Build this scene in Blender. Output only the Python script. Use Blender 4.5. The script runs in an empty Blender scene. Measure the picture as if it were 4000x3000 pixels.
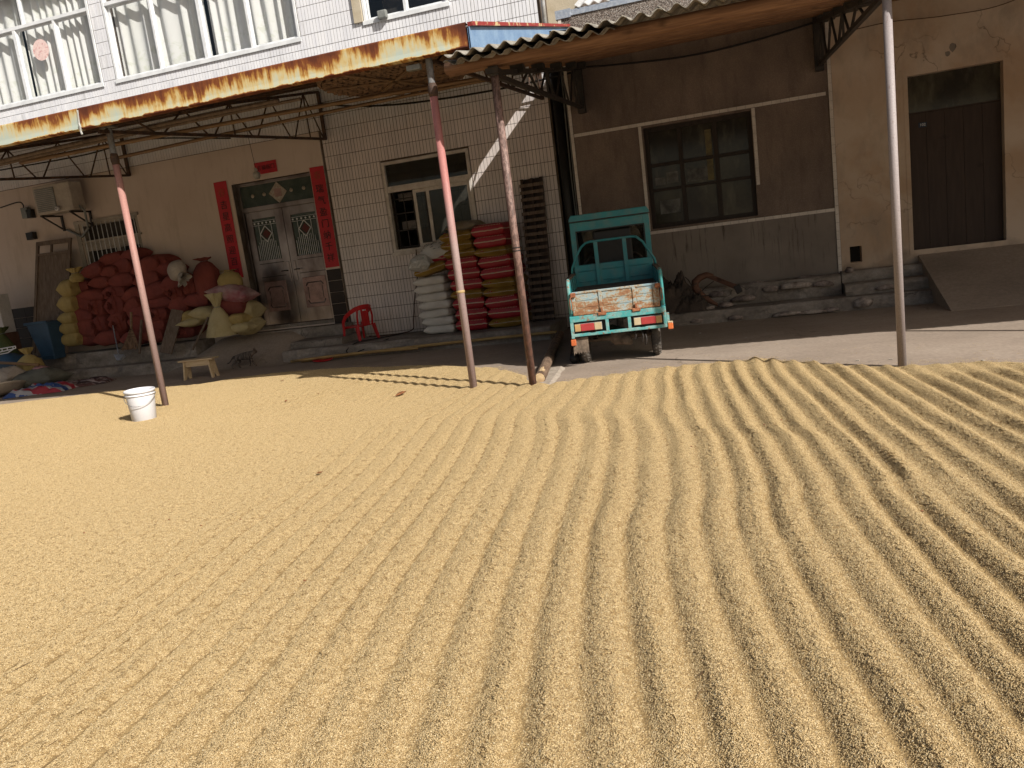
import bpy, bmesh, math, random
import numpy as np
from mathutils import Vector, Matrix, Euler, noise as mnoise
PI = math.pi
rnd = random.Random(7)
nrg = np.random.default_rng(11)
sc = bpy.context.scene
C = sc.collection

# ------------------------------------------------------------------ camera
F_PX, PITCH, ROLL, YAW, CAM_H = 3072.6, math.radians(9.787), math.radians(-7.352), math.radians(-17.518), 1.4
_cy, _sy, _cp, _sp = math.cos(YAW), math.sin(YAW), math.cos(PITCH), math.sin(PITCH)
FWD = Vector((_sy*_cp, _cy*_cp, -_sp))
_r0 = Vector((_cy, -_sy, 0)); _u0 = _r0.cross(FWD)
RGT = math.cos(ROLL)*_r0 + math.sin(ROLL)*_u0
UPV = -math.sin(ROLL)*_r0 + math.cos(ROLL)*_u0
cam_d = bpy.data.cameras.new('camera'); cam = bpy.data.objects.new('camera', cam_d); C.objects.link(cam)
cam_d.sensor_width = 36; cam_d.lens = F_PX/4000*36; cam_d.clip_start = .05; cam_d.clip_end = 600
m = Matrix((RGT, UPV, -FWD)).transposed().to_4x4(); m.translation = (0, 0, CAM_H)
cam.matrix_world = m
sc.camera = cam

# ------------------------------------------------------------------ light
SUN = Vector((.84, -.54, .74)).normalized()
w = bpy.data.worlds.new('World'); sc.world = w; w.use_nodes = True
nt = w.node_tree; nt.nodes.clear()
sky = nt.nodes.new('ShaderNodeTexSky'); sky.sky_type = 'NISHITA'; sky.sun_disc = False
sky.sun_elevation = math.asin(SUN.z); sky.sun_rotation = math.atan2(SUN.x, SUN.y)
sky.altitude = 300; sky.air_density = 1.2; sky.dust_density = 5.0; sky.ozone_density = .4
bg = nt.nodes.new('ShaderNodeBackground'); bg.inputs[1].default_value = .066
wo = nt.nodes.new('ShaderNodeOutputWorld')
nt.links.new(sky.outputs[0], bg.inputs[0]); nt.links.new(bg.outputs[0], wo.inputs[0])
sd = bpy.data.lights.new('sun', 'SUN'); sd.energy = 5.0; sd.angle = math.radians(.5); sd.color = (1, .955, .88)
so = bpy.data.objects.new('sun', sd); C.objects.link(so)
so.rotation_euler = (-SUN).to_track_quat('-Z', 'Y').to_euler(); so.location = (6, -6, 12)
sc.view_settings.view_transform = 'Standard'; sc.view_settings.look = 'None'
sc.view_settings.exposure = .21; sc.view_settings.gamma = 1; sc.view_settings.use_curve_mapping = False
sc.cycles.max_bounces = 7; sc.cycles.diffuse_bounces = 5; sc.cycles.glossy_bounces = 3; sc.cycles.transparent_max_bounces = 10
sc.cycles.use_denoising = True; sc.cycles.sample_clamp_indirect = 6

# ------------------------------------------------------------------ helpers
def at(px, py, Y):
    """point of the plane y = Y that the calibrated camera sees at photo pixel px, py"""
    d = FWD + RGT*((px-2000)/F_PX) - UPV*((py-1500)/F_PX)
    return Vector((0, 0, CAM_H)) + d*(Y/d.y)

def worldloc(o):
    v = Vector((0, 0, 0))
    while o is not None:
        v += o.location; o = o.parent
    return v

def tag(o, label=None, cat=None, group=None, kind=None):
    if label: o['label'] = label
    if cat: o['category'] = cat
    if group: o['group'] = group
    if kind: o['kind'] = kind
    return o

def thing(name, loc, label, cat, group=None, rz=0):
    o = bpy.data.objects.new(name, None); C.objects.link(o)
    o.empty_display_size = .1; o.location = loc; o.rotation_euler = (0, 0, rz)
    return tag(o, label, cat, group)

def link(name, me, parent=None, loc=(0, 0, 0), rot=(0, 0, 0)):
    o = bpy.data.objects.new(name, me); C.objects.link(o)
    o.location = loc; o.rotation_euler = rot
    if parent is not None: o.parent = parent
    return o

def copy_tree(o, parent=None, loc=None, rot=None):
    c = o.copy(); C.objects.link(c)
    if parent is not None: c.parent = parent
    for ch in list(o.children): copy_tree(ch, c)
    if loc is not None: c.location = loc
    if rot is not None: c.rotation_euler = rot
    return c

class MB:
    """collects shapes (world coordinates) and links them as one mesh"""
    def __init__(s): s.v = []; s.f = []; s.m = []; s.mi = 0
    def add(s, vs, fs):
        n = len(s.v); s.v += [tuple(v) for v in vs]; s.f += [tuple(i+n for i in f) for f in fs]; s.m += [s.mi]*len(fs); return s
    def box(s, x0, x1, y0, y1, z0, z1):
        return s.hexa([(x0, y0, z0), (x1, y0, z0), (x1, y1, z0), (x0, y1, z0), (x0, y0, z1), (x1, y0, z1), (x1, y1, z1), (x0, y1, z1)])
    def hexa(s, p):
        return s.add(p, [(0, 3, 2, 1), (4, 5, 6, 7), (0, 1, 5, 4), (1, 2, 6, 5), (2, 3, 7, 6), (3, 0, 4, 7)])
    def obox(s, c, size, rot):
        M = rot if isinstance(rot, Matrix) else Euler(rot).to_matrix()
        c = Vector(c); a, b, d = size[0]/2, size[1]/2, size[2]/2
        return s.hexa([c + M @ Vector(q) for q in [(-a, -b, -d), (a, -b, -d), (a, b, -d), (-a, b, -d), (-a, -b, d), (a, -b, d), (a, b, d), (-a, b, d)]])
    def bar(s, p0, p1, wd, ht, upv=(0, 0, 1)):
        p0 = Vector(p0); p1 = Vector(p1); d = (p1-p0); L = d.length; d.normalize()
        u = Vector(upv); x = d.cross(u)
        if x.length < 1e-4: x = d.cross(Vector((1, 0, 0)))
        x.normalize(); z = x.cross(d)
        M = Matrix((x, d, z)).transposed()
        return s.obox((p0+p1)/2, (wd, L, ht), M)
    def tube(s, pts, r, n=8, cap=True, rs=None):
        pts = [Vector(p) for p in pts]; rings = []; prev = None
        for i, p in enumerate(pts):
            d = (pts[min(i+1, len(pts)-1)] - pts[max(i-1, 0)]).normalized()
            if prev is None:
                a = d.cross(Vector((0, 0, 1)))
                if a.length < 1e-3: a = d.cross(Vector((1, 0, 0)))
            else: a = prev - d*prev.dot(d)
            a.normalize(); prev = a; b = d.cross(a)
            rr = rs[i] if rs else r
            rings.append([p + (a*math.cos(2*PI*k/n) + b*math.sin(2*PI*k/n))*rr for k in range(n)])
        vs = [v for R_ in rings for v in R_]; fs = []
        for i in range(len(pts)-1):
            for k in range(n):
                fs.append((i*n+k, i*n+(k+1) % n, (i+1)*n+(k+1) % n, (i+1)*n+k))
        if cap:
            fs.append(tuple(range(n-1, -1, -1))); fs.append(tuple((len(pts)-1)*n+k for k in range(n)))
        return s.add(vs, fs)
    def grid(s, P, closed=False):
        nr, nc = len(P), len(P[0]); vs = [v for row in P for v in row]; fs = []
        for i in range(nr-1):
            for j in range(nc if closed else nc-1):
                fs.append((i*nc+j, i*nc+(j+1) % nc, (i+1)*nc+(j+1) % nc, (i+1)*nc+j))
        return s.add(vs, fs)
    def lathe(s, prof, c=(0, 0, 0), n=32):
        P = [[(c[0]+r*math.cos(2*PI*k/n), c[1]+r*math.sin(2*PI*k/n), c[2]+z) for k in range(n)] for r, z in prof]
        return s.grid(P, True)
    def prism(s, poly, y0, y1):
        """polygon in x,z extruded along y"""
        n = len(poly); vs = [(x, y0, z) for x, z in poly] + [(x, y1, z) for x, z in poly]
        fs = [tuple(range(n)), tuple(range(2*n-1, n-1, -1))] + [(i, i+n, (i+1) % n+n, (i+1) % n) for i in range(n)]
        return s.add(vs, fs)
    def mesh(s, name, mt, off=(0, 0, 0)):
        me = bpy.data.meshes.new(name); o = Vector(off)
        me.from_pydata([tuple(Vector(v)-o) for v in s.v], [], s.f)
        for q in (mt if isinstance(mt, (list, tuple)) else [mt]): me.materials.append(q)
        if any(s.m):
            me.polygons.foreach_set('material_index', s.m)
        me.update(); return me
    def build(s, name, mt, parent=None, smooth=False, bevel=0, sub=0, kind=None, auto=False, local=False):
        off = worldloc(parent) if parent is not None and not local else Vector((0, 0, 0))
        me = s.mesh(name, mt, off)
        bm = bmesh.new(); bm.from_mesh(me); bmesh.ops.recalc_face_normals(bm, faces=bm.faces); bm.to_mesh(me); bm.free()
        if smooth: me.polygons.foreach_set('use_smooth', [True]*len(me.polygons))
        if auto: me.set_sharp_from_angle(angle=math.radians(40)) if hasattr(me, 'set_sharp_from_angle') else None
        o = link(name, me, parent)
        if bevel:
            b = o.modifiers.new('bevel', 'BEVEL'); b.width = bevel; b.segments = 2; b.limit_method = 'ANGLE'
        if sub:
            b = o.modifiers.new('subsurf', 'SUBSURF'); b.levels = sub; b.render_levels = sub
        if kind: o['kind'] = kind
        return o

# ------------------------------------------------------------------ materials
class NT:
    def __init__(s, name):
        s.m = bpy.data.materials.new(name); s.m.use_nodes = True; s.t = s.m.node_tree; s.n = s.t.nodes
        s.b = s.n['Principled BSDF']; s.out = s.n['Material Output']; s.g = s.n.new('ShaderNodeNewGeometry'); s.tc = None
    def pos(s, coord='P', stretch=(1, 1, 1)):
        if coord == 'P': o = s.g.outputs['Position']
        else:
            if s.tc is None: s.tc = s.n.new('ShaderNodeTexCoord')
            o = s.tc.outputs['Object']
        mp = s.n.new('ShaderNodeMapping'); mp.inputs['Scale'].default_value = stretch
        s.t.links.new(o, mp.inputs[0]); return mp.outputs[0]
    def L(s, a, b): s.t.links.new(a, b)
    def noise(s, scale, coord='P', stretch=(1, 1, 1), detail=4, rough=.55, dist=0):
        n = s.n.new('ShaderNodeTexNoise'); n.inputs['Scale'].default_value = scale; n.inputs['Detail'].default_value = detail
        n.inputs['Roughness'].default_value = rough; n.inputs['Distortion'].default_value = dist
        s.L(s.pos(coord, stretch), n.inputs['Vector']); return n.outputs[0]
    def voro(s, scale, coord='P', stretch=(1, 1, 1), out='Distance'):
        n = s.n.new('ShaderNodeTexVoronoi'); n.inputs['Scale'].default_value = scale
        s.L(s.pos(coord, stretch), n.inputs['Vector']); return n.outputs[out]
    def ramp(s, v, stops, interp='LINEAR'):
        n = s.n.new('ShaderNodeValToRGB'); e = n.color_ramp; e.interpolation = interp
        while len(e.elements) < len(stops): e.elements.new(.5)
        for i, (p, c) in enumerate(stops):
            e.elements[i].position = p
            e.elements[i].color = (c, c, c, 1) if isinstance(c, (int, float)) else (*c, 1)
        s.L(v, n.inputs[0]); return n.outputs[0]
    def math(s, op, a, b=0., c=None, clamp=False):
        n = s.n.new('ShaderNodeMath'); n.operation = op; n.use_clamp = clamp
        for i, q in enumerate((a, b, c)):
            if q is None: continue
            if isinstance(q, (int, float)): n.inputs[i].default_value = q
            else: s.L(q, n.inputs[i])
        return n.outputs[0]
    def mix(s, f, a, b, mode='MIX'):
        n = s.n.new('ShaderNodeMix'); n.data_type = 'RGBA'; n.blend_type = mode
        for k, q in ((0, f), (6, a), (7, b)):
            if isinstance(q, (int, float)): n.inputs[k].default_value = q
            elif isinstance(q, tuple): n.inputs[k].default_value = (*q, 1)
            else: s.L(q, n.inputs[k])
        return n.outputs[2]
    def sep(s, coord='P'):
        n = s.n.new('ShaderNodeSeparateXYZ'); s.L(s.pos(coord), n.inputs[0]); return n.outputs
    def crack(s, scale=.9, w_=.010, seed=0.):
        v = s.n.new('ShaderNodeTexVoronoi'); v.feature = 'DISTANCE_TO_EDGE'; v.inputs['Scale'].default_value = scale
        nz = s.n.new('ShaderNodeTexNoise'); nz.inputs['Scale'].default_value = 3.5; nz.inputs['Detail'].default_value = 6; s.L(s.pos(), nz.inputs['Vector'])
        ad = s.n.new('ShaderNodeVectorMath'); ad.operation = 'MULTIPLY_ADD'; ad.inputs[1].default_value = (.55, .55, .55); s.L(nz.outputs['Color'], ad.inputs[0]); s.L(s.pos(), ad.inputs[2])
        s.L(ad.outputs[0], v.inputs['Vector'])
        line = s.ramp(v.outputs['Distance'], [(0., 1.), (w_, 0.)])
        return s.math('MULTIPLY', line, s.ramp(s.noise(.8, 'P', (1, 1, 1), 3), [(.50, 0.), (.60, 1.)]))
    def bump(s, h, strength=.3, dist=.01, prev=None):
        n = s.n.new('ShaderNodeBump'); n.inputs['Strength'].default_value = strength; n.inputs['Distance'].default_value = dist
        s.L(h, n.inputs['Height'])
        if prev is not None: s.L(prev, n.inputs['Normal'])
        s.L(n.outputs[0], s.b.inputs['Normal']); return n.outputs[0]
    def done(s, col=None, rough=.7, metal=0, spec=.5, alpha=None):
        if col is not None:
            if isinstance(col, tuple): s.b.inputs['Base Color'].default_value = (*col, 1)
            else: s.L(col, s.b.inputs['Base Color'])
        if isinstance(rough, (int, float)): s.b.inputs['Roughness'].default_value = rough
        else: s.L(rough, s.b.inputs['Roughness'])
        s.b.inputs['Metallic'].default_value = metal
        s.b.inputs['Specular IOR Level'].default_value = spec
        return s.m

def mat(name, c1, c2=None, scale=5, thr=(.42, .62), rough=.75, metal=0, bump=.15, bscale=90, coord='P', stretch=(1, 1, 1), fine=.12, fscale=60, spec=.4, bdist=.004):
    k = NT(name)
    if c2 is None: c2 = tuple(x*.75 for x in c1)
    mk = k.ramp(k.noise(scale, coord, stretch, 6, .6), [(thr[0], 0.), (thr[1], 1.)])
    col = k.mix(mk, c1, c2)
    if fine:
        fn = k.ramp(k.noise(fscale, coord, stretch, 3), [(.3, 1-fine), (.7, 1+fine)])
        col = k.mix(1., col, fn, 'MULTIPLY')
    if bump: k.bump(k.noise(bscale, coord, stretch, 4), bump, bdist)
    return k.done(col, rough, metal, spec)

M = {}
# white wall tiles: each tile its own slight tone
k = NT('wall_tile')
p = k.sep()
cell = k.n.new('ShaderNodeCombineXYZ')
k.L(k.math('FLOOR', k.math('DIVIDE', p[0], .0580)), cell.inputs[0]); k.L(k.math('FLOOR', k.math('DIVIDE', p[2], .218)), cell.inputs[2])
wn = k.n.new('ShaderNodeTexWhiteNoise'); wn.noise_dimensions = '3D'; k.L(cell.outputs[0], wn.inputs[0])
tone = k.ramp(wn.outputs[0], [(0., (.72, .725, .77)), (.5, (.76, .765, .80)), (1., (.80, .80, .83))])
odd = k.ramp(wn.outputs[0], [(.965, 1.), (.97, .84)], 'CONSTANT'); tone = k.mix(1., tone, odd, 'MULTIPLY')
dirt = k.ramp(k.noise(1.3, 'P', (1, 1, .5), 6, .65), [(.45, 1.), (.75, .82)])
col = k.mix(1., tone, dirt, 'MULTIPLY')
low = k.ramp(k.math('ADD', p[2], k.math('MULTIPLY', k.noise(9, 'P', (1, 1, .3)), .7)), [(.4, (.72, .68, .62)), (1., (1., 1., 1.))])
col = k.mix(1., col, low, 'MULTIPLY')
dz = k.ramp(k.math('DIVIDE', k.math('ADD', p[2], k.math('MULTIPLY', k.noise(2.5, 'P', (1, 1, .5), 5), .6)), 6.), [(.64, (.94, .84, .765)), (.72, (1., 1., 1.))])  # warm shade under the canopy painted into the lower tiles
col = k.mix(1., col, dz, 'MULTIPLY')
run = k.ramp(k.noise(5, 'P', (2.2, 1, .18), 6, .72), [(.56, 1.), (.74, .72)])
col = k.mix(1., col, run, 'MULTIPLY')
k.bump(k.noise(30, 'P', (1, 1, .4), 2), .05, .003)
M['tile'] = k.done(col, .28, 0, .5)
M['grout'] = mat('grout', (.085, .06, .042), (.14, .115, .095), 3, rough=.9, fine=.2)
# grout is exposed rows too
k = NT('cream_plaster')
p = k.sep()
base = k.mix(k.ramp(k.noise(.9, 'P', (1, 1, 1), 6, .6), [(.4, 0.), (.7, 1.)]), (.60, .50, .43), (.54, .44, .37))
st = k.ramp(k.noise(3.5, 'P', (2.2, 1, .35), 6, .7), [(.52, 0.), (.74, 1.)])
base = k.mix(k.math('MULTIPLY', st, .5), base, (.38, .30, .23))
k.bump(k.noise(70, 'P', (1, 1, 1), 5), .12, .004)
M['plaster'] = k.done(base, .85, 0, .3)
k = NT('ochre_stained_plaster')
p = k.sep()
och = k.ramp(k.noise(.9, 'P', (1, 1, 1), 6, .6, .4), [(.42, 0.), (.62, 1.)])
base = k.mix(och, (.56, .455, .365), (.46, .33, .23))
g2 = k.ramp(k.noise(2.2, 'P', (1.4, 1, .6), 6, .7), [(.5, 0.), (.72, 1.)])
base = k.mix(k.math('MULTIPLY', g2, .6), base, (.30, .255, .21)); base = k.mix(k.math('MULTIPLY', k.crack(), .7), base, (.09, .07, .055))
lowm = k.ramp(k.math('ADD', p[2], k.math('MULTIPLY', k.noise(3, 'P', (1, 1, 1), 5), .8)), [(.75, 1.), (1.35, 0.)])
base = k.mix(k.math('MULTIPLY', lowm, .75), base, (.15, .12, .10))
ck = k.ramp(k.voro(2.6, 'P', (1, 1, .7), 'Distance'), [(0., 1.), (.02, 0.)])
k.bump(k.noise(35, 'P', (1, 1, 1), 6, .65), .3, .008)
M['ochre'] = k.done(base, .9, 0, .25)
# pebble-dash, sunlit copy with strong speckle for the top strip
k = NT('pebbledash')
v = k.voro(120, 'P', (1, 1, 1), 'Color')
sv = k.n.new('ShaderNodeSeparateColor'); k.L(v, sv.inputs[0])
peb = k.ramp(sv.outputs[0], [(0., (.05, .042, .038)), (.4, (.11, .085, .072)), (.55, (.20, .16, .135)), (.8, (.30, .255, .22)), (1., (.48, .46, .43))])
soot = k.ramp(k.noise(1.1, 'P', (1, 1, .45), 6, .6), [(.38, 1.), (.68, .68)])
k.bump(k.voro(95), .8, .006)
M['pebble'] = k.done(k.mix(1., peb, soot, 'MULTIPLY'), .9, 0, .25)
k = NT('shaded_pebbledash')  # shaded copy of the pebble-dash, shade put into its brown tone
gr = k.ramp(k.voro(85, 'P', (1, 1, 1), 'Distance'), [(.1, 1.12), (.5, .80)])
base = k.mix(k.ramp(k.noise(1.3, 'P', (1, 1, .6), 6, .6), [(.38, 0.), (.66, 1.)]), (.275, .21, .172), (.175, .135, .115))
base = k.mix(k.math('MULTIPLY', k.ramp(k.noise(4, 'P', (1.5, 1, .3), 5, .7), [(.5, 0.), (.72, 1.)]), .45), base, (.085, .066, .056))
k.bump(k.voro(85), .6, .005)
M['pebble_shaded'] = k.done(k.mix(1., base, gr, 'MULTIPLY'), .92, 0, .2)
# streaked cement under the window
k = NT('streaked_cement')
p = k.sep()
base = k.mix(k.ramp(k.noise(1.5, 'P', (1, 1, 1), 6), [(.4, 0.), (.65, 1.)]), (.25, .215, .185), (.19, .16, .14))
st = k.ramp(k.noise(9, 'P', (1.6, 1, .12), 6, .7), [(.55, 0.), (.66, 1.)])
fade = k.ramp(p[2], [(.5, 0.), (1.25, 1.)])
base = k.mix(k.math('MULTIPLY', k.math('MULTIPLY', st, fade), .85), base, (.06, .05, .042))
k.bump(k.noise(50, 'P', (1, 1, 1), 6), .3, .008)
M['cement'] = k.done(base, .9, 0, .25)
# yard concrete
k = NT('yard_concrete')
a = k.noise(.55, 'P', (1, 1, 1), 7, .62)
base = k.ramp(a, [(.3, (.27, .215, .17)), (.5, (.345, .275, .22)), (.7, (.41, .335, .27))])
sp = k.ramp(k.noise(3.2, 'P', (1, 2.2, 1), 7, .7), [(.5, 0.), (.7, 1.)])
base = k.mix(k.math('MULTIPLY', sp, .4), base, (.22, .18, .15))
stn = k.ramp(k.noise(1.4, 'P', (1, 1.6, 1), 7, .75, .5), [(.60, 0.), (.66, 1.)]); base = k.mix(k.math('MULTIPLY', stn, .35), base, (.16, .13, .11))
base = k.mix(k.math('MULTIPLY', k.crack(.5, .006), .6), base, (.09, .075, .06))
sp2 = k.ramp(k.noise(26, 'P', (1, 1, 1), 5, .7), [(.35, .85), (.65, 1.1)])
base = k.mix(1., base, sp2, 'MULTIPLY')
k.bump(k.noise(60, 'P', (1, 1, 1), 6, .7), .25, .004)
M['concrete'] = k.done(base, .88, 0, .3)
k = NT('worn_step_concrete')
a = k.noise(1.6, 'P', (1, 1, 2), 7, .68, .3)
base = k.ramp(a, [(.3, (.16, .135, .115)), (.48, (.25, .215, .185)), (.62, (.34, .30, .265)), (.74, (.46, .42, .385))])
base = k.mix(k.math('MULTIPLY', k.crack(1.4, .02), .7), base, (.05, .042, .036))
base = k.mix(1., base, k.ramp(k.noise(20, 'P', (1, 1, 1), 5, .7), [(.35, .8), (.65, 1.1)]), 'MULTIPLY')
k.bump(k.noise(14, 'P', (1, 1, 1), 8, .75), .6, .02)
M['step'] = k.done(base, .92, 0, .25)
# broken stone
M['stone'] = mat('broken_stone', (.33, .27, .24), (.14, .11, .10), 6, rough=.95, bump=.8, bscale=18, fine=.25, fscale=30, bdist=.02)
M['dark_tile'] = mat('dark_brown_tile', (.020, .013, .011), (.032, .022, .019), 4, rough=.45, bump=.03, spec=.3)
# rusty fascia
def rusty_fascia(name, z0, z1, bias):
    k = NT(name); p = k.sep()
    t = k.math('DIVIDE', k.math('SUBTRACT', p[2], z0), z1-z0)
    drip = k.noise(1, 'P', (42, 1, 1.6), 3, .6); big = k.math('ADD', k.math('MULTIPLY', k.noise(1, 'P', (1.5, 1, 1.), 3, .6, .2), .75), k.math('MULTIPLY', k.noise(1, 'P', (5.2, 1, 3.2), 4, .6, .3), .5)); mid = k.noise(1, 'P', (11, 1, 5), 4, .6)
    endr = k.math('ADD', k.ramp(k.math('ADD', k.math('MULTIPLY', p[0], .5), 1.75), [(.48, 0.), (.60, .42)]), k.ramp(k.math('ADD', k.math('MULTIPLY', p[0], .5), 3.6), [(.2, .25), (.5, 0.)]) if bias > 0 else 0.)
    v = k.math('ADD', k.math('MULTIPLY', t, .50), k.math('ADD', endr, bias))
    v = k.math('ADD', v, k.math('MULTIPLY', k.math('SUBTRACT', drip, .5), .5))
    v = k.math('ADD', v, k.math('MULTIPLY', k.math('SUBTRACT', big, .62), 1.5))
    v = k.math('ADD', v, k.math('MULTIPLY', k.math('SUBTRACT', mid, .5), .7))
    edge = k.ramp(k.math('ADD', t, k.math('MULTIPLY', k.math('SUBTRACT', k.noise(1, 'P', (9, 1, 1), 3), .5), .3)), [(.02, .5), (.09, 0.)])
    v = k.math('ADD', v, edge)
    c = k.ramp(v, [(0., (.46, .53, .47)), (.18, (.54, .53, .38)), (.32, (.58, .46, .22)), (.43, (.42, .22, .05)), (.54, (.19, .055, .014)), (.75, (.105, .026, .010)), (1., (.075, .018, .008))])
    rg = k.ramp(v, [(.35, .35), (.55, .85)])
    k.bump(k.noise(60, 'P', (1, 1, 1), 5), .2, .003)
    return k.done(c, rg, 0, .4)
M['fascia'] = rusty_fascia('rusty_cream_sheet', 3.245, 3.455, .14)
M['fascia_left'] = rusty_fascia('rusty_pale_sheet', 3.245, 3.455, -.06)
M['roof_under'] = mat('old_roof_sheet', (.12, .11, .10), (.075, .065, .055), 2, rough=.7, bump=.1, metal=.1)
M['blue_sheet'] = mat('blue_painted_sheet', (.16, .26, .42), (.22, .33, .48), 5, rough=.5, bump=.05)
M['red_edge'] = mat('red_painted_edge', (.28, .035, .03), (.55, .42, .22), 9, (.55, .6), rough=.6)
M['iron'] = mat('rusty_iron', (.055, .035, .027), (.11, .06, .035), 12, rough=.8, bump=.3, fine=.25)
M['dark_iron'] = mat('dark_iron', (.03, .026, .024), (.05, .04, .033), 9, rough=.6, bump=.2)
M['asbestos'] = mat('fibre_cement', (.33, .305, .26), (.14, .125, .105), 7, (.4, .7), rough=.92, bump=.4, bscale=60, fine=.2)
M['light_roof'] = mat('weathered_roofing', (.55, .55, .54), (.38, .38, .38), 6, rough=.85, bump=.2)
def wood(name, c1, c2, coord='P', st=(.35, 5, 5), sc=7, rough=.75, bump=.35):
    k = NT(name)
    n1 = k.noise(sc, coord, st, 6, .6, .6)
    c = k.ramp(n1, [(.3, c2), (.5, tuple((a+b)/2 for a, b in zip(c1, c2))), (.66, c1)])
    kn = k.ramp(k.noise(2.2, coord, (1.2, 2, 2), 3), [(.66, 0.), (.75, 1.)])
    c = k.mix(k.math('MULTIPLY', kn, .7), c, tuple(x*.35 for x in c2))
    k.bump(n1, bump, .006)
    return k.done(c, rough, 0, .3)
M['beam'] = wood('old_purlin_wood', (.29, .165, .095), (.14, .07, .042))
M['bamboo'] = wood('dry_bamboo', (.25, .16, .09), (.15, .09, .05), st=(.5, 3, 3), rough=.5, bump=.15)
M['pale_bamboo'] = wood('pale_bamboo', (.50, .34, .14), (.30, .18, .07), st=(.5, 3, 3), rough=.5, bump=.15)
M['grey_wood'] = wood('weathered_board', (.20, .15, .115), (.10, .072, .055), 'P', (4, 4, .5), 6)
M['dark_wood'] = wood('dark_door_wood', (.052, .034, .026), (.036, .023, .018), 'P', (5, 4, .5), 4, .6, .15)
M['pale_wood'] = wood('pale_stool_wood', (.66, .52, .34), (.50, .37, .22), 'O', (.6, 4, 4), 7, .7, .1)
M['bark'] = mat('bark', (.20, .135, .09), (.10, .062, .042), 14, rough=.95, bump=.9, bscale=30, coord='O', stretch=(1, 1, 1), bdist=.012, fine=.3)
M['cut_wood'] = mat('cut_wood', (.62, .46, .27), (.45, .30, .16), 10, rough=.8, coord='O')
M['woven'] = mat('woven_bamboo', (.22, .135, .085), (.12, .075, .048), 20, rough=.8, bump=.3)
# painted poles
def pole_mat(name, top, low, rust, z0, z1, amt=.6):
    k = NT(name); p = k.sep()
    g = k.ramp(k.math('ADD', p[2], k.math('MULTIPLY', k.math('SUBTRACT', k.noise(7, 'P', (1, 1, .6), 5), .5), 1.)), [(0., 0.), (1., 1.)])
    mr = k.n.new('ShaderNodeMapRange'); mr.inputs[1].default_value = z0; mr.inputs[2].default_value = z1
    k.L(k.math('ADD', p[2], k.math('MULTIPLY', k.math('SUBTRACT', k.noise(9, 'P', (2, 2, .5), 5), .5), .5)), mr.inputs[0])
    c = k.mix(mr.outputs[0], low, top)
    rm = k.ramp(k.noise(26, 'P', (1.6, 1.6, .6), 6, .72), [(amt, 0.), (amt+.07, 1.)])
    c = k.mix(k.math('MULTIPLY', rm, .85), c, rust)
    c = k.mix(1., c, k.ramp(k.noise(90, 'P', (1, 1, 1), 3), [(.3, .86), (.7, 1.1)]), 'MULTIPLY')
    k.bump(rm, .3, .002)
    return k.done(c, .6, 0, .4)
M['poleA'] = pole_mat('faded_pink_pipe_paint', (.40, .205, .175), (.31, .215, .195), (.22, .13, .11), .9, 2.2, .60)
M['poleB'] = pole_mat('pink_pipe_paint', (.40, .165, .15), (.36, .265, .25), (.22, .14, .12), 1.4, 2.1, .62)
M['poleC'] = pole_mat('rusty_pipe', (.26, .17, .145), (.20, .105, .08), (.10, .06, .05), .5, 1.9, .46)
M['poleD'] = pole_mat('pale_grey_pipe_paint', (.33, .29, .29), (.32, .275, .27), (.20, .13, .11), .2, 1.9, .62)
M['pole_joint'] = mat('grey_joint_pipe', (.20, .21, .22), (.12, .10, .09), 14, rough=.6)
# window things
M['alu'] = mat('white_aluminium', (.74, .76, .78), (.62, .64, .66), 5, rough=.4, bump=.0, fine=.04)
M['dirty_alu'] = mat('dusty_window_frame', (.62, .57, .52), (.48, .43, .38), 5, rough=.55, bump=.05)
def glass(name, tint, g=.12, dark=0.):
    k = NT(name); k.n.remove(k.b)
    tr = k.n.new('ShaderNodeBsdfTransparent'); tr.inputs[0].default_value = (*tint, 1)
    gl = k.n.new('ShaderNodeBsdfGlossy'); gl.inputs['Roughness'].default_value = .04; gl.inputs[0].default_value = (.9, .95, 1, 1)
    fr = k.n.new('ShaderNodeLayerWeight'); fr.inputs[0].default_value = .5
    ad = k.math('ADD', k.math('MULTIPLY', k.math('POWER', fr.outputs['Facing'], 4.), .55), g*.4, clamp=True)
    mx = k.n.new('ShaderNodeMixShader'); k.L(ad, mx.inputs[0]); k.L(tr.outputs[0], mx.inputs[1]); k.L(gl.outputs[0], mx.inputs[2])
    last = mx.outputs[0]
    if dark:
        df = k.n.new('ShaderNodeBsdfDiffuse'); df.inputs[0].default_value = (.30, .28, .24, 1)
        m2 = k.n.new('ShaderNodeMixShader')
        dm = k.ramp(k.noise(7, 'P', (1, 1, 1), 6, .7), [(.35, dark*.4), (.7, dark)])
        k.L(dm, m2.inputs[0]); k.L(last, m2.inputs[1]); k.L(df.outputs[0], m2.inputs[2]); last = m2.outputs[0]
    k.L(last, k.out.inputs[0]); return k.m
M['glass'] = glass('window_glass', (.96, .965, .965), .08)
M['dusty_glass'] = glass('dusty_window_glass', (.45, .46, .43), .1, .16)
k = NT('curtain_cloth'); p = k.sep()
band = k.ramp(k.noise(7, 'P', (1, 1, 1.2), 6, .72, .7), [(.52, 0.), (.60, 1.)])
bz = k.math('ADD', p[2], k.math('MULTIPLY', k.noise(3, 'P', (1, 1, 1), 4), .35))
zone = k.ramp(k.math('PINGPONG', k.math('SUBTRACT', bz, 5.05), .62), [(.30, 0.), (.45, 1.)])
c = k.mix(k.math('MULTIPLY', k.math('MULTIPLY', band, zone), .45), (.72, .72, .71), (.52, .55, .44))
c = k.mix(k.math('MULTIPLY', k.ramp(k.noise(2, 'P', (1, 1, .3), 4), [(.45, 0.), (.7, 1.)]), .3), c, (.56, .58, .47))
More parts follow.
